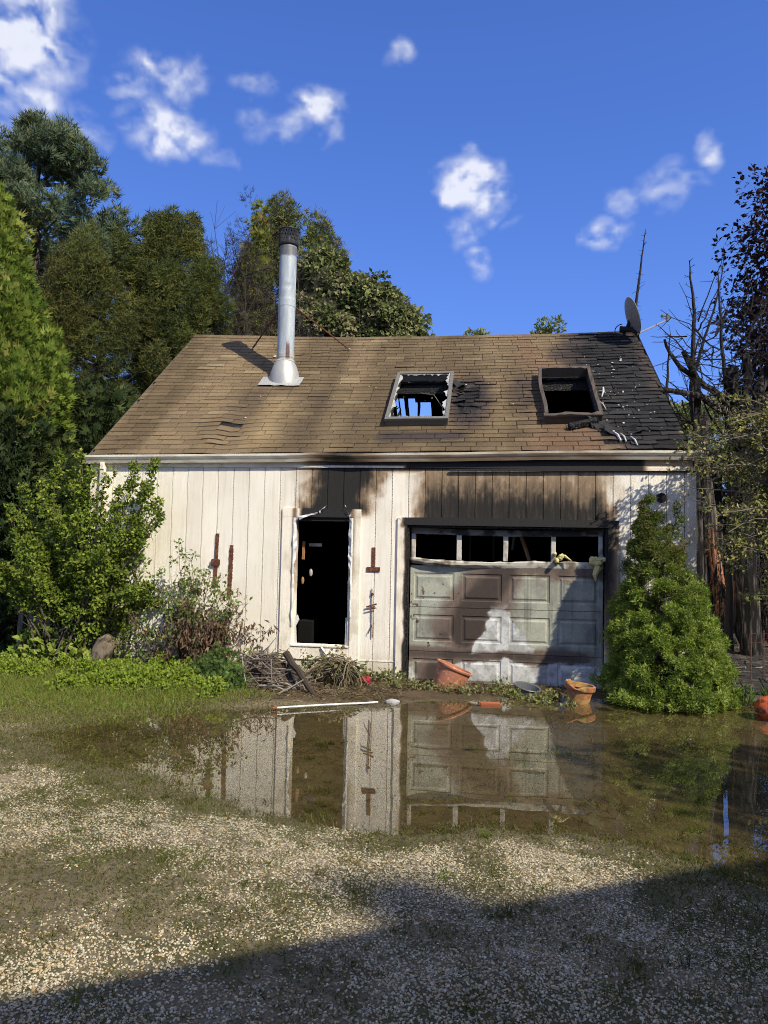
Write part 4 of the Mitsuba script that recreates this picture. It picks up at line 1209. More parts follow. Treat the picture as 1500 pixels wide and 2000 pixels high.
def foliage(centers, rad, n_per, tmpl, size, out, rng, cols, axis=(1.0, .4, .7), shape=(1, 1, 1), jit=.22, hue=.18, shell=.45):
    """n_per sprigs round every clump centre; out = each clump's outward direction. The clump tone varies at random."""
    c = np.repeat(np.asarray(centers, float), n_per, 0)
    m = len(c)
    r = np.repeat(np.broadcast_to(rad, (len(centers),)), n_per)
    o = np.repeat(unit(out), n_per, 0)
    d = unit(rng.normal(size=(m, 3)))
    rr = (shell + (1 - shell) * rng.uniform(size=m) ** .5)
    pos = c + d * (r * rr)[:, None] * np.asarray(shape)
    ax = unit(d * .55 + o * axis[0] + np.array([0, 0, 1.0]) * axis[1] + rng.normal(size=(m, 3)) * axis[2])
    nn = unit(o * .7 + d * .6 + np.array([0, 0, .45]) + rng.normal(size=(m, 3)) * .55)
    nn = unit(nn - ax * (nn * ax).sum(1, keepdims=True) * .92)
    cols = np.asarray(cols, float)
    base = cols[rng.integers(0, len(cols), len(centers))] * rng.uniform(1 - hue, 1 + hue, (len(centers), 1))
    col = np.repeat(base, n_per, 0) * rng.uniform(1 - jit, 1 + jit, (m, 1))
    mixc = cols[rng.integers(0, len(cols), m)]
    col = np.where(rng.uniform(size=(m, 1)) < .25, mixc, col)
    s = size * rng.uniform(.65, 1.3, m)
    x_ = unit(np.cross(ax, nn))
    R = np.stack([x_, ax, np.cross(x_, ax)], -1)
    return scatter(tmpl[0], tmpl[1], pos, R, s, np.clip(col * LEAF_GAIN, 0, .6))


def envelope(n, z0, z1, prof, rng, lump=.25, inner=.55, seed=1, front=.6, lean=(0, 0)):
    """n clump centres in the outer part of a crown with radius prof(t) at height t in [0, 1]; also the outward directions. Back clumps are thinned."""
    pts, outs = [], []
    tt = np.linspace(0, 1, 200)
    w = np.clip(np.array([prof(t) for t in tt]), .02, None)
    cdf = np.cumsum(w) / w.sum()
    while len(pts) < n:
        t = np.interp(rng.uniform(), cdf, tt)
        ph = rng.uniform(0, 2 * np.pi)
        if math.sin(ph) > .25 and rng.uniform() < front:
            continue
        d = np.array([math.cos(ph), math.sin(ph), 0])
        k = meshkit.fbm(np.array([[d[0] * 1.8 + 7, d[1] * 1.8, t * (z1 - z0) * .7]]), 3, seed)[0]
        R = prof(t) * (1 + lump * 2 * (k - .5)) * (inner + (1 - inner) * math.sqrt(rng.uniform()))
        pts.append([d[0] * R + lean[0] * t, d[1] * R + lean[1] * t, z0 + t * (z1 - z0)])
        outs.append(d + [0, 0, .25])
    return np.array(pts), np.array(outs)


def limb_to(base, tips, r0, rng, wob=.05, sides=5):
    return cat([tube(bent(base if np.ndim(base) == 1 else b_, t, rng, wob, 6), np.linspace(r0, .004, 6), sides, cap=False) for b_, t in zip(np.broadcast_to(base, (len(tips), 3)), tips)])


def at0(p, x, y):
    return np.asarray(p) + [x, y, 0]


BARK = [(.09, .075, .06), (.12, .10, .085), (.07, .06, .05)]


def conifer(name, label, x, y, z1, prof, n, rad, n_per, tmpl, size, cols, seed, z0=.2, trunk=.14, axis=(1.0, .4, .7), lump=.3, group=None, shape=(1, 1, 1), limbs=40, bark=(.075, .06, .05), front=.6, inner=.55, lean=(0, 0), cat_='tree'):
    r = np.random.default_rng(seed)
    t = thing(name, label, cat_, group)
    zb = float(ground_h(x, y))
    c, o = envelope(n, z0, z1, prof, r, lump, inner, seed, front, lean)
    put('trunk', colored(tube([(x, y, zb - .1), (x + lean[0] * .5 + .05, y, z1 * .5), (x + lean[0], y + lean[1], z1 * .97)], [trunk, trunk * .6, .02], 8), bark), 'mat_bark', t)
    k = r.choice(len(c), min(limbs, len(c)), replace=False)
    tips = at0(c[k], x, y)
    roots = np.stack([np.full(len(k), x), np.full(len(k), y), np.maximum(tips[:, 2] - .35 * np.linalg.norm(c[k][:, :2], axis=1), .3)], 1)
    put('limbs', colored(limb_to(roots, tips, trunk * .30, r), bark), 'mat_bark', t, kind='stuff')
    put('crown', foliage(at0(c, x, y), rad, n_per, tmpl, size, o, r, cols, axis, shape), 'mat_leaf', t)
    return t


cone = lambda R, p=.8, q=.06: (lambda t: R * ((1 - t) ** p) * min(1, (t + q) / (q + .08)) + .03)
column = lambda R: (lambda t: R * (min(1, t / .10 + .45)) * (1 - t ** 2.6) ** .6 + .04)
dome = lambda R: (lambda t: R * math.sqrt(max(0, 1 - (2 * t - 1) ** 2)) + .03)

# ---- the trees on the left and behind
BRIGHT = [(.094, .124, .020), (.076, .108, .018), (.112, .138, .026), (.058, .088, .015), (.12, .126, .03)]
conifer('arborvitae', 'tall bright yellow-green arborvitae at the left edge of the picture', -8.22, 11.2, 7.2, lambda t: 1.30 * min(1, t / .30 + .40) * max(0, 1 - t ** 1.7) ** .75 + .05, 380, .26, 105, CEDAR, .13, BRIGHT, 101, z0=2.3, lump=.65, axis=(.7, 1.0, .5), shape=(.85, .85, 1.7))
BLUE = [(.066, .088, .050), (.082, .104, .060), (.054, .072, .038), (.090, .098, .046)]


def layered(name, label, x, y, z1, R, seed, cols, n_l=15, z0=3.0, size=.24):
    """An old spruce: tiers of drooping boughs with gaps between them."""
    r = np.random.default_rng(seed)
    t = thing(name, label, 'tree')
    put('trunk', colored(tube([(x, y, 0), (x + .1, y, z1 * .5), (x, y, z1)], [.26, .17, .02], 9), (.10, .08, .065)), 'mat_bark', t)
    cs, os_, tips = [], [], []
    for l in range(n_l):
        z = z0 + (z1 - z0) * (l / (n_l - 1)) ** .95
        u = (z - z0) / (z1 - z0)
        Rl = R * (1 - u) ** .45 * (.55 + .45 * min(1, u * 3 + .4)) + .25
        for b in range(7 if l < n_l - 2 else 4):
            ph = r.uniform(0, 2 * np.pi)
            L = Rl * r.uniform(.55, 1.12)
            d = np.array([math.cos(ph), math.sin(ph), 0])
            tip = np.array([x, y, z + r.uniform(-.3, .2)]) + d * L + [0, 0, .16 * L * r.uniform(0, 1.6)]
            tips.append((np.array([x, y, z - .25]), tip))
            for q in np.linspace(.42, 1.0, 5):
                side = np.cross(d, [0, 0, 1]) * r.normal() * .28 * L * q * .6
                cs.append(np.array([x, y, z - .25]) + (tip - [x, y, z - .25]) * q + side + [0, 0, r.normal() * .08])
                os_.append(d + [0, 0, .45])
    put('limbs', colored(cat([tube(bent(a_, b_, r, .04, 6), np.linspace(.055, .008, 6), 4, cap=False) for a_, b_ in tips]), (.13, .115, .10)), 'mat_bark', t, kind='stuff')
    put('crown', foliage(cs, .27, 50, SPRUCE, size * .8, os_, r, cols, (.9, .7, .55), (1.2, 1.2, .8)), 'mat_leaf', t)


layered('blue_spruce', 'tall blue-green spruce with open drooping boughs rising behind the arborvitae', -11.2, 17.2, 11.8, 3.7, 102, BLUE, 15, 4.2)
OLIVE = [(.068, .076, .022), (.054, .066, .020), (.085, .085, .024), (.042, .050, .018), (.058, .054, .020)]
conifer('evergreen_tree', 'olive brown scorched evergreen with a dense ragged crown left of the garage roof', -7.75, 14.3, 7.75, lambda t: 1.35 * min(1, .5 + t * 1.6) * (1 - t ** 4) ** .5, 260, .27, 120, YEW, .10, OLIVE, 103, z0=1.2, lump=.75, shape=(.9, .9, 1.35), axis=(.6, 1.0, .6), trunk=.15, limbs=70)
conifer('evergreen_tree', 'tallest of the scorched olive evergreens, nearest to the garage ridge', -6.55, 15.0, 8.45, lambda t: .92 * min(1, .12 + t * 1.45) * (1 - t ** 5) ** .5, 210, .25, 120, YEW, .10, OLIVE[:4], 104, z0=3.4, lump=.8, shape=(.9, .9, 1.4), axis=(.5, 1.1, .6), trunk=.13, limbs=60)
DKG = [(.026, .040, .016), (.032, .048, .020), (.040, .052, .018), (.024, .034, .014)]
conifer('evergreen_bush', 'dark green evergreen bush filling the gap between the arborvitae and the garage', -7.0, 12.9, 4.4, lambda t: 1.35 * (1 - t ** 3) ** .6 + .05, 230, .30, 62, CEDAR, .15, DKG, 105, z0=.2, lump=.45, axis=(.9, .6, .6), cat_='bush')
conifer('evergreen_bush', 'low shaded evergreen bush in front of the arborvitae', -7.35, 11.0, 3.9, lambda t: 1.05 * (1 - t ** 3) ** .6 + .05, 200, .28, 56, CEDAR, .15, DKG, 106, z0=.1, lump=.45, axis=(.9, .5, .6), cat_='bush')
conifer('far_hedge', 'dark hedge closing off the lawn at the far left', -12.2, 16.5, 4.2, lambda t: 2.6 * (1 - t ** 4) ** .5, 300, .55, 60, leaf_v_f := (leaf_v, leaf_f), .22, [(.05, .08, .016), (.06, .095, .02), (.04, .06, .014)], 107, z0=.0, lump=.3, cat_='hedge', trunk=.08)
conifer('round_spruce', 'tall round-topped spruce with hanging brown twigs behind the chimney', -6.75, 25.0, 13.5, lambda t: 2.05 * (1 - t ** 4) ** .5 * min(1, .6 + t), 300, .38, 62, SPRUCE, .21, [(.076, .090, .030), (.095, .102, .034), (.062, .076, .026), (.105, .090, .040)], 108, z0=3.5, lump=.4, axis=(.7, -.3, .7), trunk=.2, shape=(1, 1, 1.25))
conifer('slim_arborvitae', 'slim yellow-green arborvitae just left of the chimney', -6.60, 20.6, 11.3, lambda t: .68 * (1 - t ** 1.5) ** .8 + .05, 200, .22, 60, CEDAR, .15, [(.085, .100, .020), (.10, .108, .022), (.070, .086, .018), (.115, .09, .024)], 109, z0=2.0, lump=.25, axis=(.5, 1.1, .5))


def broadleaf(name, label, x, y, z0, z1, rx, ry, seed, cols, n, n_per, size, rad=.45, trunk=.16, axis=(.5, -.5, .8), extra=(), limbs=60, cat_='tree', lump=.5, bark=(.10, .085, .07), front=.5):
    r = np.random.default_rng(seed)
    t = thing(name, label, cat_)
    zb = float(ground_h(x, y))
    d = unit(r.normal(size=(n * 3, 3)))
    d = d[(d[:, 1] < .35) | (r.uniform(size=len(d)) > front)][:n]
    k = meshkit.fbm(d * 1.7 + seed, 3, seed)
    R = (1 + lump * 2 * (k - .5))[:, None] * (.45 + .55 * r.uniform(size=(len(d), 1)) ** .5)
    c = np.array([x, y, (z0 + z1) / 2]) + d * R * [rx, ry, (z1 - z0) / 2]
    for ex in extra:
        m = int(ex[4])
        dd = unit(r.normal(size=(m, 3))) * r.uniform(.3, 1, (m, 1)) ** .5
        c = np.vstack([c, np.array(ex[:3]) + dd * ex[3]])
        d = np.vstack([d, dd])
    top = np.array([x, y, z0 + .3 * (z1 - z0)])
    put('trunk', colored(tube(bent((x, y, zb - .1), top, r, .02, 7), np.linspace(trunk, trunk * .6, 7), 8), bark), 'mat_bark', t)
    kk = r.choice(len(c), min(limbs, len(c)), replace=False)
    put('limbs', colored(limb_to(top, c[kk], trunk * .35, r, .07), bark), 'mat_bark', t, kind='stuff')
    put('crown', foliage(c, rad, n_per, (leaf_v, leaf_f), size, d, r, cols, axis), 'mat_leaf', t)
    return t


GREY = [(.088, .105, .036), (.11, .122, .046), (.070, .086, .030), (.135, .13, .062), (.16, .148, .080)]
broadleaf('leafy_tree', 'grey-green leafy tree with a broken outline right of the chimney', -4.9, 22.5, 4.5, 10.2, 1.9, 1.4, 110, GREY, 170, 190, .17, rad=.36, extra=((-2.9, 22.4, 8.0, .95, 46), (-2.25, 22.4, 7.5, .55, 20), (-3.5, 22.4, 9.0, .70, 34), (-5.1, 22.4, 9.8, .7, 30), (-4.3, 22.4, 9.3, .6, 24)), lump=.65)
for k_, (x_, y_, z_, r_, lab) in enumerate(((-.75, 45, 14.3, 1.5, 'pale far tree top peeping over the middle of the ridge'), (3.0, 45, 14.9, 1.75, 'pale far tree top peeping over the ridge left of the dish'),
                                            (10.1, 40, 10.4, 2.0, 'pale green far tree seen past the right end of the roof'), (14.0, 42, 9.0, 2.6, 'far tree behind the burnt trunks at the right'))):
    broadleaf('far_tree', lab, x_, y_, z_ - 6.5, z_, r_, r_, 120 + k_, [(.11, .125, .04), (.13, .14, .05), (.09, .11, .035)], 46, 150, .22, rad=.50, limbs=20, axis=(.4, .2, .8), lump=.7)

# ---- burnt shrubs behind the roof: bare grey stems and singed leaves
r = np.random.default_rng(140)


def burnt_stems(name, label, spots, top, spread, n_stem, seed, col, twigs=10, r0=.03, cat_='shrub', haze=0, hcol=((.035, .032, .026),)):
    r = np.random.default_rng(seed)
    t = thing(name, label, cat_)
    stems, tw, cs = [], [], []
    for (x, y) in spots:
        zb = float(ground_h(x, y)) - .05
        for s in range(n_stem):
            h = top * r.uniform(.6, 1.0)
            tip = np.array([x + r.normal() * spread, y + r.normal() * spread * .6, h])
            p = bent((x + r.normal() * .15, y + r.normal() * .15, zb), tip, r, .05, 9)
            stems.append(tube(p, np.linspace(r0 * r.uniform(.7, 1.2), .006, 9), 5, cap=False))
            for q in range(twigs):
                k = r.integers(3, 9)
                a_ = p[k] if k < 9 else p[8]
                dd = unit(r.normal(size=3) * [1, .8, .4] + [0, 0, .9])
                L = r.uniform(.35, 1.1) * top / 8
                b = a_ + dd * L
                pp = bent(a_, b, r, .08, 4)
                tw.append(tube(pp, np.linspace(.010, .004, 4), 3, cap=False))
                cs.append(b)
                for q2 in range(3):
                    dd2 = unit(dd + r.normal(size=3) * .7)
                    tw.append(tube([pp[2], pp[2] + dd2 * L * .6], [.006, .003], 3, cap=False))
                    cs.append(pp[2] + dd2 * L * .6)
    put('stems', colored(cat(stems), col), 'mat_bark', t, kind='stuff')
    put('twigs', colored(cat(tw), np.asarray(col) * .75), 'mat_bark', t, kind='stuff')
    if haze:
        cs = np.array(cs)
        put('singed_leaves', foliage(cs[r.choice(len(cs), min(len(cs), 500), replace=False)], .22, haze, TWIG, .16, np.tile([0, 0, 1.0], (min(len(cs), 500), 1)), r, hcol, (.2, .5, .9)), 'mat_leaf', t)


burnt_stems('burnt_shrub', 'leafless grey burnt shrub behind the roof just left of the chimney', [(-6.15, 17.0), (-5.65, 17.1), (-5.15, 17.0)], 8.5, .60, 19, 141, (.075, .062, .052), 17, .032, haze=26, hcol=((.030, .027, .022), (.040, .034, .026)))
burnt_stems('burnt_shrub', 'leafless burnt shrub under the scorched evergreens beside the left roof edge', [(-7.3, 14.9), (-6.6, 15.4)], 6.6, .7, 14, 142, (.075, .060, .048), 12, .035, haze=14, hcol=((.035, .032, .022), (.045, .04, .02)))
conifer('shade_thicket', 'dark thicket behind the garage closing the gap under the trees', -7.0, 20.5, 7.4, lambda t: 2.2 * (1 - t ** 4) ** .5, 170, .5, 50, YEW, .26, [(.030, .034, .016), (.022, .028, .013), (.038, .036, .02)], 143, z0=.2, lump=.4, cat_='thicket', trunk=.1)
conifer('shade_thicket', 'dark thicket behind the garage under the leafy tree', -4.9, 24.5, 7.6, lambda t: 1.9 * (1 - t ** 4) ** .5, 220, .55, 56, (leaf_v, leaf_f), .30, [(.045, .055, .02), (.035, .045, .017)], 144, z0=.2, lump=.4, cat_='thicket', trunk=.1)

# ---- bare burnt trees on the right


def spiky(name, label, x, y, pts, r0, seed, n_twig, L, col=(.030, .027, .026), sub=0, branches=()):
    """A dead leader with short stiff twigs all the way up; branches = extra limbs as point lists."""
    r = np.random.default_rng(seed)
    t = thing(name, label, 'tree')
    p = np.array(pts, float)
    u = np.linspace(0, 1, 26)
    s = np.linspace(0, 1, len(p))
    pp = np.stack([np.interp(u, s, p[:, i_]) for i_ in range(3)], 1) + np.cumsum(r.normal(size=(26, 3)), 0) * .010
    put('trunk', colored(tube(pp, r0 * (1 - u) ** .8 + .007, 7), col), 'mat_bark', t)
    tw = []
    lines = [(pp, n_twig, L)]
    for b in branches:
        bp = np.array(b[0], float)
        sb = np.linspace(0, 1, len(bp))
        ub = np.linspace(0, 1, 14)
        q = np.stack([np.interp(ub, sb, bp[:, i_]) for i_ in range(3)], 1)
        q = q + np.cumsum(r.normal(size=q.shape), 0) * .012 * min(1, L * 3)
        put('limb', colored(tube(q, np.linspace(b[1], .006, 14), 6), col), 'mat_bark', t)
        lines.append((q, b[2], L * .8))
    for line, n, LL in lines:
        for q in range(n):
            k = r.uniform(2, len(line) - 1.01)
            a_ = line[int(k)] * (1 - k % 1) + line[int(k) + 1] * (k % 1)
            ph = r.uniform(0, 2 * np.pi)
            dd = unit(np.array([math.cos(ph), math.sin(ph), r.uniform(-.1, .6)]))
            ll = LL * r.uniform(.35, 1.3) * (1.25 - k / len(line))
            m_ = bent(a_, a_ + dd * ll, r, .06, 4)
            tw.append(tube(m_, np.linspace(.008, .003, 4), 3, cap=False))
            for _ in range(sub):
                tw.append(tube([m_[2], m_[2] + unit(dd + r.normal(size=3) * .7) * ll * .45], [.005, .0025], 3, cap=False))
    put('twigs', colored(cat(tw), col), 'mat_bark', t, kind='stuff')
    return t


spiky('dead_sapling', 'tall thin leafless sapling standing behind the satellite dish', 3.62, 19, [(3.8, 19, 0), (3.6, 19, 5), (3.50, 19, 7.6), (3.72, 19, 9.6)], .075, 151, 60, .34, branches=[([(3.6, 19, 6.2), (3.1, 19, 6.45), (2.55, 19, 6.75)], .018, 8)])
spiky('dead_sapling', 'charred forked sapling between the dish and the dark-leaved tree', 3.60, 14, [(3.66, 14, 0), (3.62, 14, 3), (3.55, 14, 4.6), (3.62, 14, 5.9), (3.56, 14, 6.9)], .075, 152, 44, .30, sub=1,
      branches=[([(3.60, 14, 4.9), (3.75, 13.9, 5.5), (3.95, 13.8, 6.2), (4.05, 13.8, 6.95)], .03, 12), ([(3.6, 14, 5.0), (3.35, 14, 5.3), (2.95, 14, 5.75)], .018, 6), ([(3.6, 14, 4.2), (3.3, 14, 4.5), (3.0, 14, 4.75)], .018, 6),
                ([(3.62, 14, 5.6), (3.85, 14, 6.0), (4.1, 14, 6.6)], .016, 8), ([(3.6, 14, 5.35), (3.9, 14, 5.5), (4.2, 14, 6.1)], .016, 8), ([(3.6, 14, 3.6), (3.2, 13.6, 4.0), (2.75, 13.2, 4.5)], .03, 8)])
spiky('dead_sapling', 'short spiky dead sapling at the right roof edge', 3.15, 14.2, [(3.2, 14.2, 0), (3.15, 14.2, 3), (3.18, 14.2, 4.6), (3.22, 14.2, 5.6)], .05, 153, 30, .28, sub=1)
spiky('dead_sapling', 'leaning charred sapling in front of the big burnt trunk', 4.0, 13.2, [(3.9, 13.2, 0), (3.92, 13.2, 3), (3.86, 13.2, 4.8), (3.78, 13.2, 6.4)], .06, 154, 40, .35, sub=2,
      branches=[([(3.9, 13.2, 3.4), (3.5, 13.1, 3.9), (3.2, 13.0, 4.6)], .025, 10), ([(3.88, 13.2, 4.2), (4.1, 13.1, 4.6), (4.2, 13.0, 5.2)], .02, 10), ([(3.9, 13.2, 2.8), (3.4, 13.0, 3.0), (3.0, 12.9, 3.5)], .025, 9)])
# the big burnt tree with sawn limbs
t = thing('burnt_tree', 'thick burnt tree with sawn-off limbs right of the roof', 'tree')
J = lambda pts, r0, r1, n=14, wob=.03, seed=5: tube(bent_line(pts, n, wob, seed), np.linspace(r0, r1, n), 9)


def bent_line(pts, n, wob, seed):
    p = np.array(pts, float)
    u = np.linspace(0, 1, n)
    s = np.linspace(0, 1, len(p))
    return np.stack([np.interp(u, s, p[:, k_]) for k_ in range(3)], 1) + np.cumsum(np.random.default_rng(seed).normal(size=(n, 3)), 0) * wob * .5


put('trunk', J([(4.12, 12.8, -.1), (4.02, 12.8, 1.5), (3.92, 12.7, 3.0), (3.86, 12.6, 3.9)], .17, .16, seed=6), 'mat_bark_burnt', t)
for pts, a_, b_ in (([(3.86, 12.6, 3.6), (3.6, 12.4, 3.85), (3.2, 12.2, 4.05), (2.55, 12.0, 4.15)], .075, .035), ([(3.84, 12.6, 3.9), (3.45, 12.4, 4.22), (3.0, 12.3, 4.55), (2.75, 12.2, 4.95)], .065, .02),
                    ([(3.88, 12.6, 3.8), (4.2, 12.5, 4.1), (4.75, 12.4, 4.6)], .15, .11), ([(3.90, 12.55, 3.9), (4.02, 12.5, 4.35), (3.98, 12.5, 4.78)], .075, .06), ([(4.1, 12.5, 4.1), (4.3, 12.5, 4.55), (4.28, 12.4, 4.72)], .10, .09),
                    ([(3.86, 12.6, 3.9), (3.75, 12.4, 4.3), (3.74, 12.3, 4.5)], .12, .10), ([(3.86, 12.7, 3.0), (3.4, 12.5, 3.3), (2.95, 12.3, 3.0), (2.7, 12.2, 2.8)], .05, .02), ([(3.2, 12.3, 0.0), (3.22, 12.3, 2.6), (3.20, 12.3, 4.3), (2.95, 12.3, 4.75)], .07, .04),
                    ([(4.3, 12.6, 4.2), (4.8, 12.6, 4.4)], .12, .10), ([(3.9, 12.6, 3.4), (4.3, 12.5, 3.7), (4.8, 12.4, 3.9)], .08, .05)):
    put('limb', J(pts, a_, b_, seed=int(a_ * 1000)), 'mat_bark_burnt', t)
r = np.random.default_rng(160)
tw = []
for k in range(170):
    a_ = np.array([r.uniform(3.0, 4.7), r.uniform(11.8, 12.9), r.uniform(2.6, 5.2)])
    b_ = a_ + unit(r.normal(size=3) * [1, .6, .8] + [0, 0, .5]) * r.uniform(.35, 1.2)
    m_ = bent(a_, b_, r, .10, 6)
    tw.append(tube(m_, np.linspace(.013, .004, 6), 4, cap=False))
    for _ in range(3):
        k2 = r.integers(1, 5)
        tw.append(tube([m_[k2], m_[k2] + unit(r.normal(size=3)) * .25], [.007, .003], 3, cap=False))
put('twigs', colored(cat(tw), (.028, .025, .023)), 'mat_bark', t, kind='stuff')
# dark-leaved tree at the right edge
PURP = [(.018, .011, .011), (.014, .010, .010), (.024, .014, .012), (.032, .019, .014), (.012, .011, .010)]
broadleaf('dark_leaved_tree', 'dark purple-brown leafed tree cut off by the right edge of the picture', 6.35, 14.9, 3.0, 9.0, 1.9, 1.4, 170, PURP, 150, 70, .105, rad=.40, extra=((5.05, 14.7, 5.0, .55, 20), (4.85, 14.7, 6.2, .45, 11), (5.2, 14.7, 7.3, .5, 10), (5.4, 14.7, 8.0, .45, 7), (5.1, 14.7, 4.2, .55, 18)), lump=.35, bark=(.03, .026, .024))

# scorched trunks with peeling red bark
t = thing('red_cedar', 'leaning cedar trunk with peeling red bark, left of the pair behind the dwarf spruce', 'tree')
put('trunk', J([(4.28, 14.4, -.05), (4.12, 14.4, .8), (3.98, 14.4, 1.7), (3.86, 14.4, 3.0), (3.8, 14.4, 4.2)], .125, .09, 20, .015, 8), 'mat_bark_red', t)
r = np.random.default_rng(165)


def bark_strips(t, pts, rad, n):
    out = []
    p = np.array(pts, float)
    for k in range(n):
        u = r.uniform(.12, .62)
        z = p[0, 2] + u * (p[-1, 2] - p[0, 2])
        c_ = np.array([np.interp(z, p[:, 2], p[:, 0]), np.interp(z, p[:, 2], p[:, 1]), z])
        ph = r.uniform(-np.pi, 0)
        d_ = np.array([math.cos(ph), math.sin(ph), 0])
        a_ = c_ + d_ * rad * .98
        out.append(tube([a_, a_ + d_ * .02 + [0, 0, -.07], a_ + d_ * r.uniform(.03, .07) + [0, 0, -r.uniform(.12, .26)]], [.012, .010, .003], 3))
    put('bark_strips', cat(out), 'mat_bark_red', t, kind='stuff')


bark_strips(t, [(4.28, 14.4, 0), (4.12, 14.4, .8), (3.98, 14.4, 1.7), (3.86, 14.4, 3.0)], .11, 40)
t = thing('red_cedar', 'upright cedar trunk with red bark torn off its upper half, right of the pair', 'tree')
put('trunk', J([(4.50, 14.5, -.05), (4.47, 14.5, .5), (4.45, 14.5, 1.6), (4.48, 14.5, 2.6), (4.5, 14.5, 4.4)], .165, .13, 20, .010, 9), 'mat_bark_red', t)
bark_strips(t, [(4.50, 14.5, 0), (4.45, 14.5, 1.6), (4.48, 14.5, 2.6), (4.5, 14.5, 4.0)], .145, 40)
for x_, y_, r_, lab in ((4.02, 15.0, .10, 'thin charred trunk behind the leaning cedar'), (4.28, 15.2, .13, 'black trunk in the gap between the two cedars'), (3.62, 13.6, .09, 'charred trunk close to the right corner of the garage')):
    t = thing('charred_tree', lab, 'tree')
    put('trunk', J([(x_, y_, -.05), (x_ - .03, y_, 1.5), (x_ - .06, y_, 3.6)], r_, r_ * .7, 12, .012, int(r_ * 100)), 'mat_bark_burnt', t)

# ---- burnt hedge and fence closing the right-hand background
t = thing('charred_fence', 'blackened board fence standing behind the burnt trunks', 'fence')
r = np.random.default_rng(180)
for k in range(44):
    xx = 3.3 + k * .152
    put('board', cbox(xx, xx + .143, 17.0 + r.normal() * .008, 17.022, .1, 2.75 + r.normal() * .05, .003), 'mat_char', t)
for zz in (.6, 2.2):
    put('rail', box(3.2, 10.1, 17.024, 17.06, zz, zz + .09), 'mat_char', t)
conifer('burnt_hedge', 'charred brown hedge behind the leafy branch at the right', 6.1, 16.0, 3.9, lambda t: 1.5 * (1 - t ** 4) ** .5, 200, .42, 46, TWIG, .22, [(.022, .019, .017), (.032, .026, .021), (.045, .034, .024), (.016, .015, .014)], 181, z0=.1, lump=.4, cat_='hedge', trunk=.05)
burnt_stems('burnt_bush', 'small leafless burnt bush on the black ground at the right edge', [(4.75, 14.3), (5.0, 13.8)], 2.0, .40, 12, 182, (.055, .045, .040), 9, .016, cat_='bush')

# ---- dwarf spruce before the right end of the wall
r = np.random.default_rng(190)
t = thing('dwarf_spruce', 'dense bright green cone-shaped dwarf spruce by the right end of the garage', 'tree')
SX, SY = 1.955, 8.80
ax_x = lambda z: SX - .14 * np.clip(z / 2.2, 0, 1) + .03 * np.sin(z * 2.2)
ax_y = lambda z: SY + .16 * np.clip(z / 2.2, 0, 1)
prf = lambda z: np.interp(z, [0, .10, .35, .7, 1.1, 1.5, 1.8, 1.95, 2.1, 2.22], [.58, .635, .630, .545, .425, .265, .150, .105, .055, .012])
nb = 400
zb_ = 2.25 * (1 - r.uniform(size=nb * 2) ** .68)
ph = r.uniform(0, 2 * np.pi, nb * 2)
keep = (np.sin(ph) < .45) | (r.uniform(size=nb * 2) < .45)
zb_, ph = zb_[keep][:nb], ph[keep][:nb]
keep = ~((zb_ > 1.62) & (np.cos(ph) > .2) & (r.uniform(size=len(zb_)) < .6))
zb_, ph = zb_[keep], ph[keep]
lump = meshkit.fbm(np.stack([np.cos(ph) * 2.4, np.sin(ph) * 2.4, zb_ * 2.6], 1), 3, 66)
R = prf(zb_) * (.86 + .14 * r.uniform(size=len(zb_))) * (1 + .42 * (lump - .5))
dd = np.stack([np.cos(ph), np.sin(ph), 0 * ph], 1)
bc = np.stack([ax_x(zb_), ax_y(zb_), zb_], 1) + dd * R[:, None]
k_ = np.repeat(np.arange(len(bc)), 4)
c = bc[k_] + r.normal(size=(len(k_), 3)) * .034 * np.clip(1.25 - bc[k_][:, 2:3] / 3, .5, 1) + dd[k_] * .01
inner = r.uniform(size=(260, 3))
zi = 2.0 * (1 - inner[:, 0] ** .7); pi_ = inner[:, 1] * 2 * np.pi
ci = np.stack([ax_x(zi) + .62 * prf(zi) * np.cos(pi_), ax_y(zi) + .62 * prf(zi) * np.sin(pi_), zi], 1)
c = np.vstack([c, ci])
dd = np.vstack([dd[k_], np.stack([np.cos(pi_), np.sin(pi_), 0 * pi_], 1)])
z = c[:, 2] = np.maximum(c[:, 2], .03)
ex = np.array([(2.08, 8.87, 2.02), (2.06, 8.85, 2.08), (2.11, 8.88, 1.93), (2.04, 8.87, 1.86), (2.12, 8.87, 1.98), (2.07, 8.87, 2.13), (2.15, 8.85, 1.72), (2.12, 8.85, 1.66), (2.08, 8.85, 1.78), (1.30, 8.22, .10), (1.37, 8.16, .14), (1.45, 8.14, .10), (1.55, 8.11, .08)])
c = np.vstack([c, ex]); dd = np.vstack([dd, np.tile([.2, -.3, .5], (len(ex), 1))]); z = np.concatenate([z, ex[:, 2]])
SPR = spray(5, 2.2, .05, .105, 9, flat=False)
upper = z > 1.35 + .3 * r.normal(size=len(z))
gcol = [(.118, .160, .026), (.145, .188, .034), (.095, .135, .022), (.175, .21, .050)]
scol = [(.085, .110, .026), (.070, .092, .022), (.105, .088, .028), (.080, .105, .026)]
c[:, 1] = np.minimum(c[:, 1], 9.27)
put('crown', cat([foliage(c[~upper], .050, 34, SPR, .036, dd[~upper] + [0, -.1, .45], r, gcol, (.9, .45, .6), hue=.26, shell=.6), foliage(c[upper], .045, 34, SPR, .034, dd[upper] + [0, -.1, .4], r, scol, (.8, .5, .6), hue=.25, shell=.6)]), 'mat_leaf', t)
put('trunk', colored(tube([(SX, SY, -.05), (SX - .07, SY + .1, 1.2), (ax_x(2.1), ax_y(2.1), 2.12)], [.05, .03, .008], 7), (.06, .045, .035)), 'mat_bark', t)
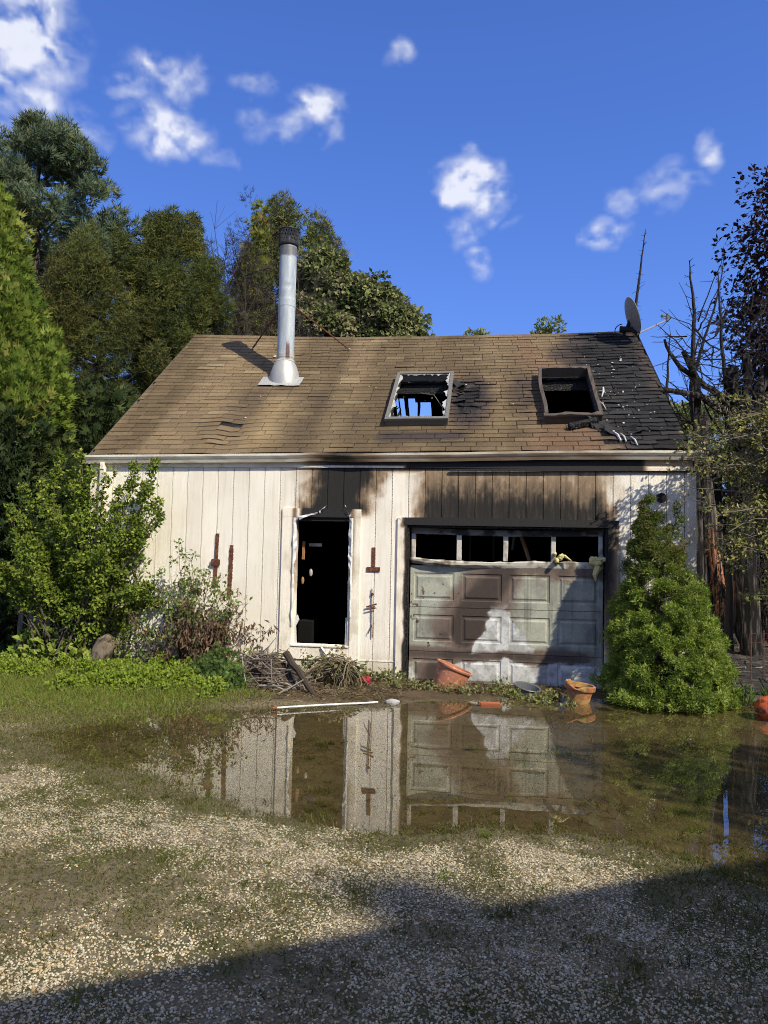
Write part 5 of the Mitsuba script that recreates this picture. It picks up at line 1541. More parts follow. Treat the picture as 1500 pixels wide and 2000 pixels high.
put('second_leader', colored(tube(bent((SX - .05, 8.89, 1.3), (2.08, 8.87, 2.05), r, .03, 5), [.02, .016, .012, .010, .006], 6), (.05, .04, .03)), 'mat_bark', t)
put('limbs', colored(limb_to(np.stack([ax_x(c[:90, 2]), ax_y(c[:90, 2]), np.maximum(c[:90, 2] - .12, .05)], 1), c[:90], .010, r), (.06, .045, .035)), 'mat_bark', t, kind='stuff')
# small singed spruce shoot behind the puddle's grass is part of the same plant

# ---- leafy branches reaching in from the right, close to the camera side of the wall
t = thing('small_tree', 'sunlit pale-leaved branches of a small tree reaching in at the right edge', 'tree')
r = np.random.default_rng(200)
root = np.array([3.75, 9.1, 0.0])
put('trunk', colored(tube(bent_line([(3.85, 9.0, -.05), (3.55, 8.95, .8), (3.35, 8.9, 1.5), (3.7, 8.9, 2.2), (3.9, 8.9, 3.0)], 14, .012, 4), np.linspace(.06, .035, 14), 8), (.10, .085, .07)), 'mat_bark', t)
br, cs, od = [], [], []
targets = []
for k in range(130):
    q = r.uniform(size=2)
    tip = np.array([2.25 + 1.5 * q[0] ** .8, r.uniform(8.35, 9.25), 1.15 + 2.1 * q[1]])
    tip[0] = max(tip[0], 2.10 + .55 * abs(tip[2] - 2.45) ** 1.2)
    targets.append(tip)
targets += [np.array(p) for p in ((1.93, 8.75, 2.70), (2.0, 8.8, 2.52), (2.1, 8.7, 2.78), (1.96, 8.85, 2.60), (2.08, 8.75, 2.36), (2.15, 8.8, 2.92), (2.20, 8.7, 2.62), (2.05, 8.7, 2.9), (2.22, 8.8, 2.2))]
for k, tip in enumerate(targets):
    st = np.array([3.55 + r.uniform(-.1, .3), 8.92, np.clip(tip[2] + r.uniform(-.5, .3), .9, 3.0)])
    p = bent(st, tip, r, .06, 8)
    p[:, 2] += .10 * np.sin(np.linspace(0, np.pi, 8))
    br.append(tube(p, np.linspace(.014, .0035, 8), 4, cap=False))
    for q in range(8):
        u = r.uniform(.30, 1.0) * 6.99
        a_ = p[int(u)] * (1 - u % 1) + p[int(u) + 1] * (u % 1)
        b_ = a_ + unit(r.normal(size=3) + (tip - st) * .5) * r.uniform(.06, .22)
        br.append(tube([a_, b_], [.004, .002], 3, cap=False))
        cs.append(b_); od.append(b_ - a_)
        cs.append((a_ + b_) / 2); od.append(b_ - a_)
put('branches', colored(cat(br), (.17, .145, .12)), 'mat_bark', t, kind='stuff')
PEAR = [(.115, .125, .035), (.14, .14, .045), (.085, .10, .030), (.17, .15, .06), (.19, .155, .075)]
pear_leaf = (leaf_v * [1.05, 1, 1.2], leaf_f)
put('leaves', foliage(np.array(cs), .055, 6, pear_leaf, .047, np.array(od), r, PEAR, (.6, -.1, .9), hue=.2), 'mat_leaf', t)

# ---- shrubs and weeds before the left end of the wall
t = thing('green_shrub', 'large leafy green shrub with upright arching shoots at the left end of the garage', 'shrub')
r = np.random.default_rng(210)
st, cs, od, br = [], [], [], []
SHOOTS = [((-5.39, 9.0, 2.72)), ((-5.12, 9.0, 2.76)), ((-4.05, 9.0, 2.14)), ((-4.10, 9.0, 2.62)), ((-4.35, 9.0, 2.66)), ((-6.05, 9.0, 2.05)), ((-5.95, 9.1, 2.3)), ((-5.65, 9.0, 2.42)), ((-4.65, 8.9, 2.45)), ((-4.9, 9.0, 2.6)),
          ((-3.98, 8.95, 1.98)), ((-4.25, 8.9, 1.75)), ((-4.5, 8.9, 1.50)), ((-6.05, 9.0, 1.6)), ((-4.2, 8.95, 2.35)), ((-5.5, 8.9, 2.2)), ((-5.2, 8.8, 2.0)), ((-4.8, 8.8, 2.1)), ((-5.8, 8.9, 1.9)), ((-4.55, 9.0, 2.3)), ((-5.3, 9.2, 2.5)), ((-4.45, 8.8, 1.9))]
for k in range(46):
    if k < len(SHOOTS):
        tip = np.array(SHOOTS[k])
    else:
        an = r.uniform(-1.25, 1.25)
        tip = np.array([-5.05 + math.sin(an) * 1.0, 8.95 + r.normal() * .35, .55 + math.cos(an) * 1.5 * r.uniform(.5, 1)])
    b0 = np.array([-5.15 + r.normal() * .22, 9.15 + r.normal() * .12, .05])
    p = bent(b0, tip, r, .035, 12)
    p[:, 2] += .22 * np.sin(np.linspace(0, np.pi, 12)) * min(1, abs(tip[0] + 5.1))
    st.append(tube(p, np.linspace(.016, .003, 12), 5, cap=False))
    L = np.linalg.norm(tip - b0)
    for q in range(46):
        u = r.uniform(.12, 1.0) ** .75 * 10.99
        a_ = p[int(u)] * (1 - u % 1) + p[int(u) + 1] * (u % 1)
        dd = unit(r.normal(size=3) + [0, -.15, .35])
        ll = r.uniform(.03, .24) * (1.15 - u / 11)
        b_ = a_ + dd * ll
        if ll > .08:
            br.append(tube([a_, b_], [.0035, .0018], 3, cap=False))
        if b_[2] > .50 + .55 * np.clip(-(b_[0] + 5.0), 0, 1) + .1 * r.normal():
            cs.append(b_); od.append(dd)
put('stems', colored(cat(st), (.10, .085, .06)), 'mat_bark', t, kind='stuff')
put('twigs', colored(cat(br), (.11, .10, .06)), 'mat_bark', t, kind='stuff')
LIL = [(.092, .125, .018), (.075, .105, .016), (.115, .15, .025), (.058, .085, .015), (.135, .155, .032)]
put('leaves', foliage(np.array(cs), .055, 16, (leaf_v * [1.15, 1, 1.3], leaf_f), .046, np.array(od), r, LIL, (.6, .2, .9), hue=.2), 'mat_leaf', t)

t = thing('withered_bush', 'half-dead bush with brown drooping leaves against the pale wall', 'bush')
r = np.random.default_rng(220)
st, cs, od, dead, dod = [], [], [], [], []
for k in range(44):
    an = r.uniform(-1.35, 1.30)
    L = r.uniform(.6, 1.35) * (1 - .10 * abs(an))
    b0 = np.array([-3.72 + r.normal() * .10, 9.15 + r.normal() * .05, .02])
    tip = b0 + [math.sin(an) * L * .95, r.normal() * .10 - .05, math.cos(an) * L * .9 + .25]
    if k < 5:
        tip = np.array([(-3.75, 9.0, 1.55), (-3.62, 9.05, 1.42), (-2.85, 9.0, .92), (-3.1, 9.0, 1.10), (-3.35, 9.05, 1.30)][k])
    p = bent(b0, tip, r, .05, 9)
    st.append(tube(p, np.linspace(.010, .002, 9), 4, cap=False))
    for q in range(24):
        u = r.uniform(.25, 1.0) * 7.99
        a_ = p[int(u)] * (1 - u % 1) + p[int(u) + 1] * (u % 1)
        dd = unit(r.normal(size=3) + [0, -.2, .1])
        b_ = a_ + dd * r.uniform(.03, .16)
        st.append(tube([a_, b_], [.003, .0015], 3, cap=False))
        if a_[2] > .78 + .25 * r.normal() or a_[0] < -4.0 + .3 * r.normal():
            cs.append(b_); od.append(dd)
        elif r.uniform() < .75:
            dead.append(b_); dod.append(dd)
put('stems', colored(cat(st), (.16, .115, .085)), 'mat_bark', t, kind='stuff')
put('leaves', foliage(np.array(cs), .05, 7, (leaf_v * [1.2, 1, 1.2], leaf_f), .042, np.array(od), r, [(.075, .115, .022), (.09, .125, .03), (.06, .09, .02), (.12, .12, .035)], (.6, .1, .9)), 'mat_leaf', t)
put('withered_leaves', foliage(np.array(dead), .05, 5, (leaf_v * [.75, 1.3, 2.2], leaf_f), .052, np.array(dod), r, [(.115, .070, .045), (.085, .052, .035), (.15, .10, .065), (.06, .04, .03)], (.2, -1.4, .6)), 'mat_leaf', t, label='shrivelled brown leaves hanging low on the bush')


def mound(name, label, spots, size, cols, seed, n_per=26, cat_='plant', tmpl=None, kind=None, axis=(.5, .5, .8), stems=True):
    """Low leafy growth: spots = (x, y, radius, height)."""
    r = np.random.default_rng(seed)
    cs, od, st = [], [], []
    for x, y, rad, h in spots:
        for k in range(int(60 * rad * (rad + h) * 6) + 8):
            d = unit(r.normal(size=3))
            d[2] = abs(d[2])
            p = np.array([x, y, float(ground_h(x, y))]) + d * [rad, rad, h] * r.uniform(.45, 1)
            cs.append(p); od.append(d)
            if stems and k % 3 == 0:
                st.append(tube([(x + d[0] * rad * .4, y + d[1] * rad * .4, float(ground_h(x, y)) - .02), p], [.004, .002], 3, cap=False))
    mesh = foliage(np.array(cs), .06, n_per, tmpl or (leaf_v * [1.2, 1, 1.3], leaf_f), size, np.array(od), r, cols, axis)
    if kind:
        put(name, mesh, 'mat_leaf', kind=kind)
        labels[name].update(label=label, category=cat_)
        return
    t = thing(name, label, cat_)
    put('stems', colored(cat(st), (.09, .10, .04)), 'mat_bark', t, kind='stuff')
    put('leaves', mesh, 'mat_leaf', t)


COVER = [(.105, .145, .018), (.125, .165, .024), (.085, .12, .016), (.145, .175, .032)]
r = np.random.default_rng(230)
spots = [(r.uniform(-4.6, -2.8), r.uniform(7.7, 9.1), r.uniform(.10, .20), r.uniform(.10, .22)) for _ in range(34)] + [(r.uniform(-6.5, -4.4), r.uniform(8.2, 8.8), r.uniform(.08, .18), r.uniform(.06, .20)) for _ in range(24)]
mound('ground_cover', 'bright green leafy ground cover along the foot of the shrubs', spots, .034, COVER, 231, 28, 'ground cover', kind='stuff')
mound('broadleaf_weed', 'tall weed with broad yellow-green leaves by the grey pickets', [(-5.75, 9.1, .22, .50), (-5.5, 9.0, .22, .45), (-5.25, 9.05, .2, .40), (-5.0, 8.95, .15, .38)], .105, [(.13, .165, .03), (.10, .15, .025), (.15, .17, .04)], 232, 5, axis=(.6, .3, .7))
mound('feathery_weed', 'dark feathery green plant at the left foot of the stick pile', [(-2.92, 8.35, .25, .42), (-2.80, 8.15, .22, .25), (-3.12, 8.4, .2, .3)], .045, [(.060, .095, .028), (.075, .11, .035), (.05, .08, .022)], 233, 26, tmpl=CEDAR, axis=(.6, .6, .7))
mound('yellowed_vine', 'drooping yellowed vine heaped on top of the stick pile', [(-2.62, 8.95, .26, .30), (-2.45, 8.9, .2, .16), (-2.75, 8.95, .15, .36)], .075, [(.105, .12, .03), (.14, .135, .04), (.17, .14, .05), (.08, .085, .03)], 234, 5, axis=(.4, -.8, .8))
mound('wilted_weed', 'wilted weeds under the window right of the vine heap', [(-1.42, 9.12, .12, .16), (-1.2, 9.15, .10, .12), (-1.05, 9.1, .1, .10)], .050, [(.08, .09, .03), (.10, .095, .035), (.065, .075, .025)], 235, 7, axis=(.4, -.4, .9))
mound('wilted_ivy', 'wilted grey-green creeper round the tilted terracotta pot', [(-.62, 8.72, .10, .06), (-.42, 8.62, .10, .06), (-.22, 8.62, .10, .07), (-.85, 8.8, .12, .06), (-.05, 8.7, .06, .05), (-1.05, 8.75, .12, .05)], .036, [(.11, .115, .045), (.14, .13, .06), (.08, .085, .035)], 236, 7, axis=(.4, .2, .9))
mound('wilted_ivy', 'wilted creeper around the half-sunk grey tub', [(.16, 8.72, .11, .16), (.30, 8.55, .10, .07), (.50, 8.42, .10, .06), (.65, 8.4, .08, .06), (.72, 8.6, .08, .06), (.86, 8.3, .06, .05)], .040, [(.12, .13, .04), (.15, .145, .055), (.09, .10, .035)], 237, 7, axis=(.4, .3, .9))
mound('strappy_plant', 'dark strappy leaves beside the pumpkin at the right edge', [(2.75, 8.75, .16, .14), (3.0, 8.7, .16, .14)], .16, [(.045, .075, .018), (.06, .09, .022)], 238, 5, tmpl=(leaf_v * [.25, 1, .6], leaf_f), axis=(.8, .3, .5))

# ------------------------------------------------------------------ small things
r = np.random.default_rng(300)
ball1, ball2 = vf(trimesh.creation.icosphere(1)), vf(trimesh.creation.icosphere(2))


def rough(m, amp, s, seed=0):
    v, f = m
    n = unit(v)
    return v + n * (amp * 2 * (meshkit.fbm(v * s + seed * 3.1, 3, seed) - .5))[:, None], f


# satellite dish on the ridge
t = thing('satellite_dish', 'scorched satellite dish on a blackened mount at the right end of the ridge', 'satellite dish')
nrm = unit(np.array([.95, .07, .31]))
a_ = unit(np.cross([0, 0, 1], nrm)); b_ = np.cross(nrm, a_)
M = np.stack([a_, b_, nrm], 1)
C = np.array([2.19, 12.20, 5.33])
R0 = .30
pf = [(rr, .055 * (rr / R0) ** 2 - .055) for rr in np.linspace(0.001, R0, 9)]
pf += [(R0 + .006, .004), (R0 + .004, -.004)] + [(rr, .055 * (rr / R0) ** 2 - .063) for rr in np.linspace(R0, .001, 9)]
scene['mat_dish'] = diffuse((.25, .235, .205), .55, .4)
put('reflector', xform(lathe(pf, 64), M, C), 'mat_dish', t)
arm0, arm1 = np.array([2.25, 12.17, 5.035]), np.array([2.715, 12.22, 5.265])
put('feed_arm', tube([arm0, arm0 * .45 + arm1 * .55, arm1], .013, 6), 'mat_galvanised', t)
put('feed_horn', cat([tube([arm1 + [-.005, 0, -.02], arm1 + [.005, 0, .10]], [.028, .022], 8), tube([arm1 + [0, 0, .06], arm1 + [-.07, 0, .065]], .012, 6), tube([arm1 + [-.07, 0, .066], arm1 + [-.095, 0, .067]], [.030, .026], 8)]), 'mat_frame1', t)
put('mount', cat([tube([(2.10, 12.35, 4.93), (2.08, 12.33, 5.14)], .026, 8), tube([(2.02, 12.32, 5.16), (2.20, 12.25, 5.13)], [.055, .045], 8), tube([(2.12, 12.28, 5.16), (2.16, 12.24, 5.28)], .03, 6), tube([(2.18, 12.22, 5.12), (2.25, 12.18, 5.04)], .028, 6)]), 'mat_charred', t)
put('cable', cat([tube(np.array([(2.05 - .11 * math.sin(q), 12.31, 5.13 + .11 * math.cos(q)) for q in np.linspace(0, 3.0, 14)]), .008, 5), tube([(2.12, 12.30, 5.05), (2.16, 12.26, 4.98), (2.13, 12.28, 4.93)], .006, 5)]), 'mat_charred', t)
p = roof_pt(np.array([2.04, 2.20]), np.array([.880, .905]), .02)
put('foot_plate', cbox(2.03, 2.20, 12.28, 12.40, 4.955, 4.975, .003), 'mat_frame1', t)

# floodlight on the wall behind the spruce tip
t = thing('floodlight', 'small blackened floodlight on the wall above the dwarf spruce', 'lamp')
put('base', cbox(1.955, 2.02, YF - .03, YF - .002, 2.22, 2.30, .005), 'mat_black_metal', t)
put('head', cat([tube([(1.985, YF - .03, 2.27), (1.985, YF - .14, 2.25)], [.035, .060], 12)]), 'mat_charred', t)

# rusty iron pieces hung on the wall
t = thing('iron_wall_cross', 'rusty iron bar with a small crosspiece, leftmost of the irons on the wall', 'wall ornament')
put('bar', xform(cbox(-.022, .022, -.014, .0, -.34, .34, .004), rot([0, 1, 0], 1.2), (-3.405, YF - .006, 1.415)), 'mat_rust', t)
put('crosspiece', cbox(-3.465, -3.35, YF - .034, YF - .021, 1.34, 1.43, .012), 'mat_rust', t)
z = np.linspace(.93, 1.61, 34)
w = .026 * (1 - ((z - 1.28) / .42) ** 2 * .5) + .010 * (np.arange(34) % 2) + .004 * r.normal(size=34)
poly = sg.Polygon(np.vstack([np.stack([-3.21 - .010 - w * .7 + .02 * (z - 1.27), z], 1), np.stack([-3.21 + w * .7 + .02 * (z - 1.27), z], 1)[::-1]])).buffer(0)
poly = poly.difference(sg.MultiPoint([(-3.205, 1.10), (-3.208, 1.22), (-3.202, 1.33), (-3.20, 1.45), (-3.21, 1.02)]).buffer(.008))
whole('saw_blade', wall_poly(poly, YF - .012, YF - .004), 'mat_rust', 'rusty toothed saw blade hung right of the iron cross on the pale wall', 'saw blade')
whole('iron_bracket', cat([cbox(-1.418, -1.372, YF - .014, YF - .003, 1.375, 1.615, .003), cbox(-1.478, -1.312, YF - .018, YF - .003, 1.318, 1.374, .003)]), 'mat_rust', 'rusty iron bracket shaped like an upturned T between window and garage door', 'wall ornament')
t = thing('iron_skewer', 'thin rusty iron rods with small crossbars under the iron bracket', 'wall ornament')
put('rod', cat([tube([(-1.405, YF - .02, 1.11), (-1.40, YF - .02, .82), (-1.388, YF - .022, .515)], .006, 5), xform(ball1, np.diag([.018, .012, .022]), (-1.400, YF - .02, 1.04))]), 'mat_rust', t)
put('crossbar', tube([(-1.47, YF - .03, .885), (-1.34, YF - .03, .925)], .010, 5), 'mat_rust', t)
put('crossbar', tube([(-1.46, YF - .04, .855), (-1.345, YF - .03, .875)], .008, 5), 'mat_rust', t)
put('prong', tube([(-1.390, YF - .02, .68), (-1.44, YF - .03, .56)], .005, 4), 'mat_rust', t)

# yellow insulation hanging from the garage door
scene['mat_insulation'] = diffuse((.56, .50, .22), .95, .1)


def fluff(n, c, sx, sz, seed):
    q = np.random.default_rng(seed)
    return cat([xform(rough(ball1, .35, 2.2, k), np.diag([sx * q.uniform(.3, .8), .05, sz * q.uniform(.25, .6)]) @ rot([0, 1, 0], q.uniform(-40, 40)), np.array(c) + q.normal(size=3) * [sx * .45, .012, sz * .5]) for k in range(n)])


whole('insulation_scrap', cat([fluff(9, (1.285, YD - .07, 1.50), .085, .07, 1), tube([(1.30, YD - .07, 1.44), (1.26, YD - .08, 1.34), (1.27, YD - .07, 1.26)], [.045, .03, .004], 6)]), 'mat_insulation', 'larger yellow insulation scrap drooping from the right end of the door', 'insulation')
whole('insulation_scrap', cat([fluff(6, (.86, YD - .05, 1.545), .06, .06, 2), tube([(.90, YD - .06, 1.56), (.99, YD - .08, 1.50)], [.02, .004], 5)]), 'mat_insulation', 'small torn yellow insulation tuft beside the right window bar of the door', 'insulation')


def pot(name, prof, label, cat_, mat, R, at, rimname='rim', rim=None, soil=None):
    t = thing(name, label, cat_)
    put('body', xform(lathe(prof, 36), R, at), mat, t, smooth=40)
    if rim:
        put(rimname, xform(lathe(rim, 36), R, at), mat, t, smooth=40)
    if soil:
        put('soil', xform(lathe([(soil[0], soil[1]), (0.001, soil[1] + .02)], 24), R, at), 'mat_dark', t)
    return t


pot('terracotta_tub', [(.001, .005), (.150, .0), (.158, .008), (.185, .17), (.205, .290), (.196, .288), (.176, .17), (.150, .02), (.001, .02)], 'large terracotta tub tipped over to the right in front of the garage door', 'flower pot', 'mat_terracotta',
    rot([0, 1, 0], 22) @ rot([1, 0, 0], -4), (-.47, 8.92, -.015), rim=[(.204, .268), (.216, .272), (.220, .290), (.214, .300), (.198, .300), (.194, .288)])
t = thing('terracotta_planter', 'small mossy terracotta planter with a chipped rim beside the dwarf spruce', 'flower pot')
Rm = rot([0, 1, 0], 7)
body = lathe([(.001, .0), (.105, .0), (.112, .01), (.128, .10), (.140, .145), (.125, .145), (.115, .10), (.10, .02)], 36)
rimv, rimf = lathe([(.140, .140), (.152, .143), (.160, .155), (.162, .195), (.152, .205), (.138, .200), (.128, .150)], 36)
an = np.arctan2(rimv[:, 1], rimv[:, 0])
rimv[:, 2] += np.where((an > 2.2) | (an < -2.7), .020, 0) * (rimv[:, 2] > .17) - np.exp(-((an + 1.9) / .35) ** 2) * .035 * (rimv[:, 2] > .17)
put('body', xform(body, Rm, (.97, 8.50, -.012)), 'mat_terracotta_old', t, smooth=40)
put('rim', xform((rimv, rimf), Rm, (.97, 8.50, -.012)), 'mat_terracotta_old', t, smooth=35)
put('soil', xform(lathe([(.135, .150), (.001, .16)], 24), Rm, (.97, 8.50, -.012)), 'mat_dark', t)
scene['mat_grey_plastic'] = diffuse((.10, .105, .115), .45, .5)
pot('plastic_tub', [(.12, -.05), (.145, .07), (.155, .075), (.150, .082), (.135, .075), (.11, -.04), (.001, -.04)], 'grey plastic tub half sunk among the creepers by the door', 'tub', 'mat_grey_plastic', rot([0, 1, 0], 12) @ rot([1, 0, 0], 8), (.44, 8.80, .02))
whole('brick', xform(cbox(-.105, .105, -.045, .045, -.02, .028, .006), rot([0, 0, 1], 4), (.04, 8.12, -.004)), 'mat_brick', 'orange-red brick lying flat in the puddle', 'brick')
scene['mat_brick'] = diffuse((.27, .085, .04), .85, .2)
pl = bent_line([(-2.00, 7.30, .030), (-1.55, 7.58, .034), (-1.10, 7.84, .030)], 9, .004, 3)
t = thing('white_pole', 'thin white pole lying in the wet grass before the window', 'pole')
put('shaft', tube(pl, .009, 7), 'mat_vinyl', t)
put('tip', tube([pl[0], pl[0] - (pl[1] - pl[0]) * .35], [.014, .009], 7), 'mat_brick', t)
whole('pale_stone', xform(rough(ball2, .18, 2.0, 4), np.diag([.075, .045, .035]), (-.95, 7.90, .02)), 'mat_vc', 'pale grey stone at the right end of the white pole', 'stone', color=(.34, .33, .31))
whole('pale_stone', xform(rough(ball2, .15, 2.0, 5), np.diag([.16, .10, .09]), (4.28, 13.5, .10)), 'mat_vc', 'pale tan stone on the black ground by the cedar trunks', 'stone', color=(.42, .32, .23))

# pile of cut sticks under the window's left side
t = thing('stick_pile', 'grey pile of cut sticks and twigs against the wall left of the window', 'stick pile')
for k in range(190):
    u = r.uniform(-1, 1)
    cx_ = -2.50 + .48 * u + r.normal() * .05
    hmax = .36 * max(.12, 1 - abs(u + .15) ** 1.6)
    zc = .02 + hmax * r.uniform(0, 1) ** .8
    cy_ = 8.75 - .55 * (1 - zc / .40) * r.uniform(.2, 1.0) + .12 * r.normal()
    L = r.uniform(.16, .52)
    an = r.normal() * .6 + (.25 if r.uniform() < .5 else -.5)
    d = unit(np.array([math.cos(an), r.normal() * .35 - .15, -math.sin(an) * .5 + r.normal() * .12]))
    c0 = np.array([cx_, cy_, zc])
    p = bent(c0 - d * L / 2, c0 + d * L / 2, r, .04, 4)
    p[:, 2] = np.maximum(p[:, 2], .012)
    col = np.array([(.20, .165, .13), (.26, .22, .18), (.14, .11, .085), (.30, .26, .215), (.10, .078, .06)][r.integers(0, 5)]) * r.uniform(.7, 1.1)
    rad = r.uniform(.004, .012)
    put('stick', colored(tube(p, [rad, rad * .95, rad * .8, rad * .6], 5), col), 'mat_bark', t)
core = rough(ball2, .2, 2.0, 9)
put('packed_twigs', colored(xform(core, np.diag([.50, .28, .25]), (-2.52, 8.72, .02)), (.055, .042, .03)), 'mat_bark', t)
whole('burnt_log', colored(tube(bent_line([(-2.30, 8.72, .36), (-2.05, 8.40, .20), (-1.80, 8.02, .03)], 8, .012, 3), np.linspace(.045, .026, 8), 7), (.055, .042, .032)), 'mat_bark', 'dark log slanting down the right side of the stick pile', 'log')
# bundle of dried vines
t = thing('dried_vines', 'arching bundle of dried brown vines under the window', 'vine bundle')
for k in range(84):
    s_ = r.uniform()
    xc = -1.78 + r.normal() * .06
    wd, hh = r.uniform(.16, .34), r.uniform(.14, .34)
    a0, a1 = r.uniform(-.3, .5), r.uniform(2.2, 3.4)
    an = np.linspace(a0, a1, 9)
    yy = 8.92 - .28 * r.uniform() + .04 * np.cumsum(r.normal(size=9)) * .3
    p = np.stack([xc + wd * np.cos(an), yy, .02 + hh * np.abs(np.sin(an)) + .015 * r.normal(size=9)], 1)
    if k % 6 == 0:
        p = np.stack([xc + .20 - wd * .3 * np.linspace(0, 1, 9) + .01 * r.normal(size=9), yy - .15 * np.linspace(0, 1, 9), .30 * (1 - np.linspace(0, 1, 9) ** 2) + .015], 1)
    col = np.array([(.22, .175, .115), (.16, .125, .075), (.28, .235, .16), (.09, .075, .04), (.12, .12, .05)][r.integers(0, 5)])
    put('stem', colored(tube(p, np.linspace(.006, .003, 9) * r.uniform(.7, 1.6), 4), col), 'mat_bark', t)
cs = np.array([(-1.78 + r.normal() * .2, 8.85 + r.normal() * .08, abs(.20 + r.normal() * .09)) for _ in range(70)])
put('withered_leaves', foliage(cs, .05, 7, (leaf_v, leaf_f), .05, np.tile([0, -.4, -.3], (70, 1)), r, [(.09, .095, .035), (.07, .075, .03), (.13, .11, .05)], (.4, -.5, .9)), 'mat_leaf', t)
whole('red_rag', xform(rough(ball2, .4, 2.6, 7), np.diag([.055, .04, .045]), (-1.38, 8.88, .075)), 'mat_vc', 'crimson rag lying in the wilted weeds under the window', 'rag', color=(.30, .012, .04))
# brown litter and straw along the wall foot
x, y = area_points(9000, -2.5, 1.1, 7.6, 9.30, rng)
k = rng.uniform(size=9000) < np.clip((y - 7.55) * 1.2, 0, 1) * np.where(x > -.9, np.clip((y - 8.55) * 5, 0, 1), 1)
x, y = x[k], y[k]
d = np.stack([rng.normal(size=len(x)), rng.normal(size=len(x)), .25 * rng.normal(size=len(x)) + .12], -1)
lm = scatter(bv, bf, np.stack([x, y, np.maximum(ground_h(x, y), -.002) + .006], -1), frames(d, rng), np.stack([rng.uniform(.004, .012, len(x)), rng.uniform(.03, .11, len(x)), rng.uniform(.03, .1, len(x))], -1),
             palette([(.14, .10, .06), (.20, .15, .09), (.08, .055, .035), (.11, .10, .045), (.26, .21, .13)], len(x), rng))
put('plant_litter', lm, 'mat_leaf', kind='stuff')
labels['plant_litter'].update(label='brown plant litter and straw along the foot of the wall', category='litter')

# pickets, stump, pumpkin, wire
t = thing('picket_panel', 'weathered grey picket panel leaning in the weeds at the far left', 'fence')
for k in range(6):
    xx = -5.84 + k * .115
    put('picket', xform(cbox(-.036, .036, -.01, .01, 0, .92 - .03 * k + .03 * r.normal(), .003), rot([0, 1, 0], 2.0 + r.normal()), (xx, 9.05 + .015 * k, .0)), 'mat_grey_wood', t)
for zz in (.25, .70):
    put('rail', cbox(-5.90, -5.15, 9.075, 9.105, zz, zz + .06, .003), 'mat_grey_wood', t)


def grey_wood_fn(p, n, uv):
    f = fbm(p.x * 40, p.y * 40, p.z * 4, 4)
    return mix(mi.Color3f(.20, .18, .155), mi.Color3f(.085, .075, .065), smoothstep(.35, .7, f))


def stump_fn(p, n, uv):
    f = fbm(p.x * 22, p.y * 22, p.z * 9, 4)
    return mix(mi.Color3f(.17, .135, .10), mi.Color3f(.045, .036, .024), smoothstep(.35, .65, f))


scene['mat_grey_wood'] = diffuse(proc(grey_wood_fn), .9, .15)
scene['mat_stump'] = diffuse(proc(stump_fn), .95, .1)
st_ = tube([(-4.70, 8.93, -.02), (-4.71, 8.94, .12), (-4.67, 8.95, .27), (-4.62, 8.96, .40), (-4.58, 8.97, .45)], [.10, .125, .135, .12, .07], 14)
whole('tree_stump', rough((st_[0] - [-4.66, 8.95, .2], st_[1]), .035, 9, 3), 'mat_stump', 'weathered broken stump among the weeds under the green shrub', 'tree stump')
k0 = list(scene)[-1]
scene[k0]['to_world'] = T().translate([-4.66, 8.95, .2])
pv, pf_ = ball2
th = np.arctan2(pv[:, 1], pv[:, 0])
rr = 1 - .10 * np.abs(np.sin(th * 6)) ** .5 * 0 - .09 * (1 - np.abs(np.sin(th * 5)))
pum = (pv * np.stack([rr, rr, np.full_like(rr, .72)], 1) * .17, pf_)
t = thing('pumpkin', 'burnt orange pumpkin lying in the puddle, cut off by the right edge', 'pumpkin')


def pumpkin_fn(p, n, uv):
    f = fbm(p.x * 18, p.y * 18, p.z * 18, 4)
    return mix(mi.Color3f(.46, .085, .018), mi.Color3f(.10, .028, .014), smoothstep(.42, .62, f))


scene['mat_pumpkin'] = diffuse(proc(pumpkin_fn), .45, .5)
put('flesh', xform(trimesh.Trimesh(*pum).subdivide_loop(1), rot([1, 0, 0], 18), (2.83, 8.22, .07)), 'mat_pumpkin', t, smooth=True)
put('stalk', tube([(2.83, 8.18, .18), (2.85, 8.14, .24), (2.90, 8.12, .26)], [.02, .014, .012], 6), 'mat_vc', t, color=(.12, .13, .03))
t = thing('wire_fence', 'rusty wire fence on thin posts at the right edge', 'fence')
for xx in (3.36, 3.52, 3.95, 4.4):
    put('post', tube([(xx, 10.5 + (xx - 3.36) * .2, -.1), (xx + .01, 10.5 + (xx - 3.36) * .2, .66)], .009, 6), 'mat_rust', t)
for zz in (.18, .34, .50, .62):
    put('wire', tube([(3.36, 10.5, zz), (3.9, 10.61, zz - .015), (4.4, 10.71, zz)], .0025, 4), 'mat_rust', t)
# charred sticks and rubble on the burnt ground
sv = []
for k in range(260):
    a0 = np.array([r.uniform(2.6, 7), r.uniform(9.7, 15.5), 0])
    a0[2] = float(ground_h(a0[0], a0[1])) + .01
    d = unit(r.normal(size=3) * [1, .7, .15]) * r.uniform(.1, .5)
    c_ = np.array([(.03, .027, .025), (.12, .095, .075), (.05, .04, .034), (.20, .17, .14)][r.integers(0, 4)])
    sv.append(colored(tube(bent(a0, a0 + d, r, .05, 4), r.uniform(.005, .016), 4), c_))
put('burnt_debris', cat(sv), 'mat_bark', kind='stuff')
labels['burnt_debris'].update(label='charred sticks strewn over the black ground at the right', category='debris')

# ------------------------------------------------------------------ behind the photographer: the house and trees that shade the foreground
HD = unit(np.array([.854, .520, 0]))
HN = np.array([HD[1], -HD[0], 0])
HC = np.array([-.22, 3.30, 0]) + SUN * (5.0 / SUN[2])
HC[2] = 0
t = thing('house', 'house standing behind the camera whose roof shades the near gravel', 'house')


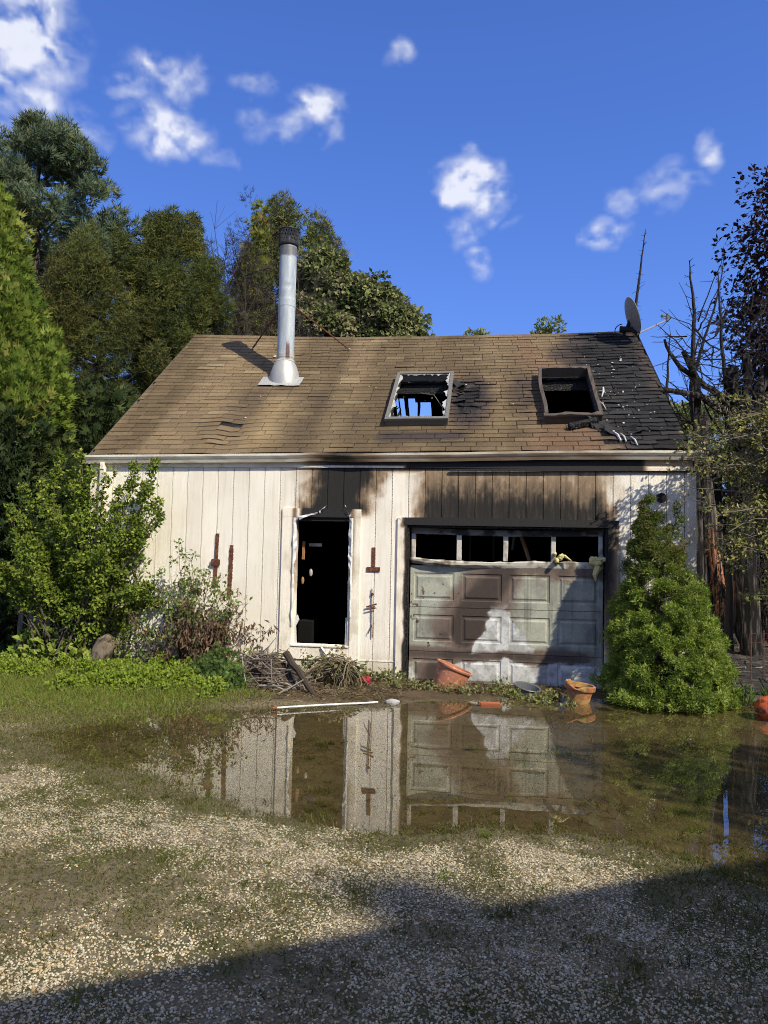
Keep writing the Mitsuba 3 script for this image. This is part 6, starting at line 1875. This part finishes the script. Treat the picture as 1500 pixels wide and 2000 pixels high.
def hbox(a0, a1, d0, d1, z0, z1):
    v, f = box(a0, a1, d0, d1, z0, z1)
    return HC + v[:, :1] * HD + v[:, 1:2] * HN + np.array([0, 0, 1.0]) * v[:, 2:], f


put('wall', hbox(-9, 5.6, .45, 9.5, -.1, 4.85), 'mat_housewall', t)
scene['mat_housewall'] = diffuse((.45, .43, .38), .8, .3)
scene['mat_houseroof'] = diffuse((.07, .065, .06), .9, .2)
v = np.array([[-9.4, 0, 5.0], [6.0, 0, 5.0], [6.0, 5, 7.6], [-9.4, 5, 7.6], [-9.4, 10, 5.0], [6.0, 10, 5.0], [-9.4, 0, 4.86], [6.0, 0, 4.86], [-9.4, 10, 4.86], [6.0, 10, 4.86]])
v = HC + v[:, :1] * HD + v[:, 1:2] * HN + np.array([0, 0, 1.0]) * v[:, 2:]
put('roof', (v, np.array([[0, 1, 2], [0, 2, 3], [3, 2, 5], [3, 5, 4], [6, 7, 1], [6, 1, 0], [8, 4, 5], [8, 5, 9], [6, 8, 9], [6, 9, 7], [0, 3, 4], [0, 4, 8], [0, 8, 6], [1, 5, 2], [1, 9, 5], [1, 7, 9]])), 'mat_houseroof', t)
for a0 in (-7, -4, -1, 2):
    w_ = put('window', hbox(a0, a0 + 1.1, .40, .46, 1.1, 2.4), 'mat_white', t)
    put('pane', hbox(a0 + .08, a0 + 1.02, .385, .401, 1.18, 2.32), 'mat_dark', w_)
tip = np.array([-.50, 3.56, 0]) + SUN * (15.0 / SUN[2])
conifer('poplar_tree', 'slim poplar behind the house whose tip shades a patch of gravel', tip[0], tip[1], 15.0, lambda t: .23 * (1 - t ** 8) ** .5 + .03, 200, .17, 34, (leaf_v, leaf_f), .11, DKG, 400, z0=9.0, lump=.6, front=0, trunk=.12, axis=(.5, .8, .7))
sh = np.array([2.75, 5.35, 0]) + SUN * (5.4 / SUN[2])
broadleaf('maple_tree', 'maple tree beside the house whose shade falls along the right edge', sh[0], sh[1], 3.9, 6.6, 1.15, 1.15, 401, GREY, 110, 60, .14, rad=.36, front=0, lump=.4)
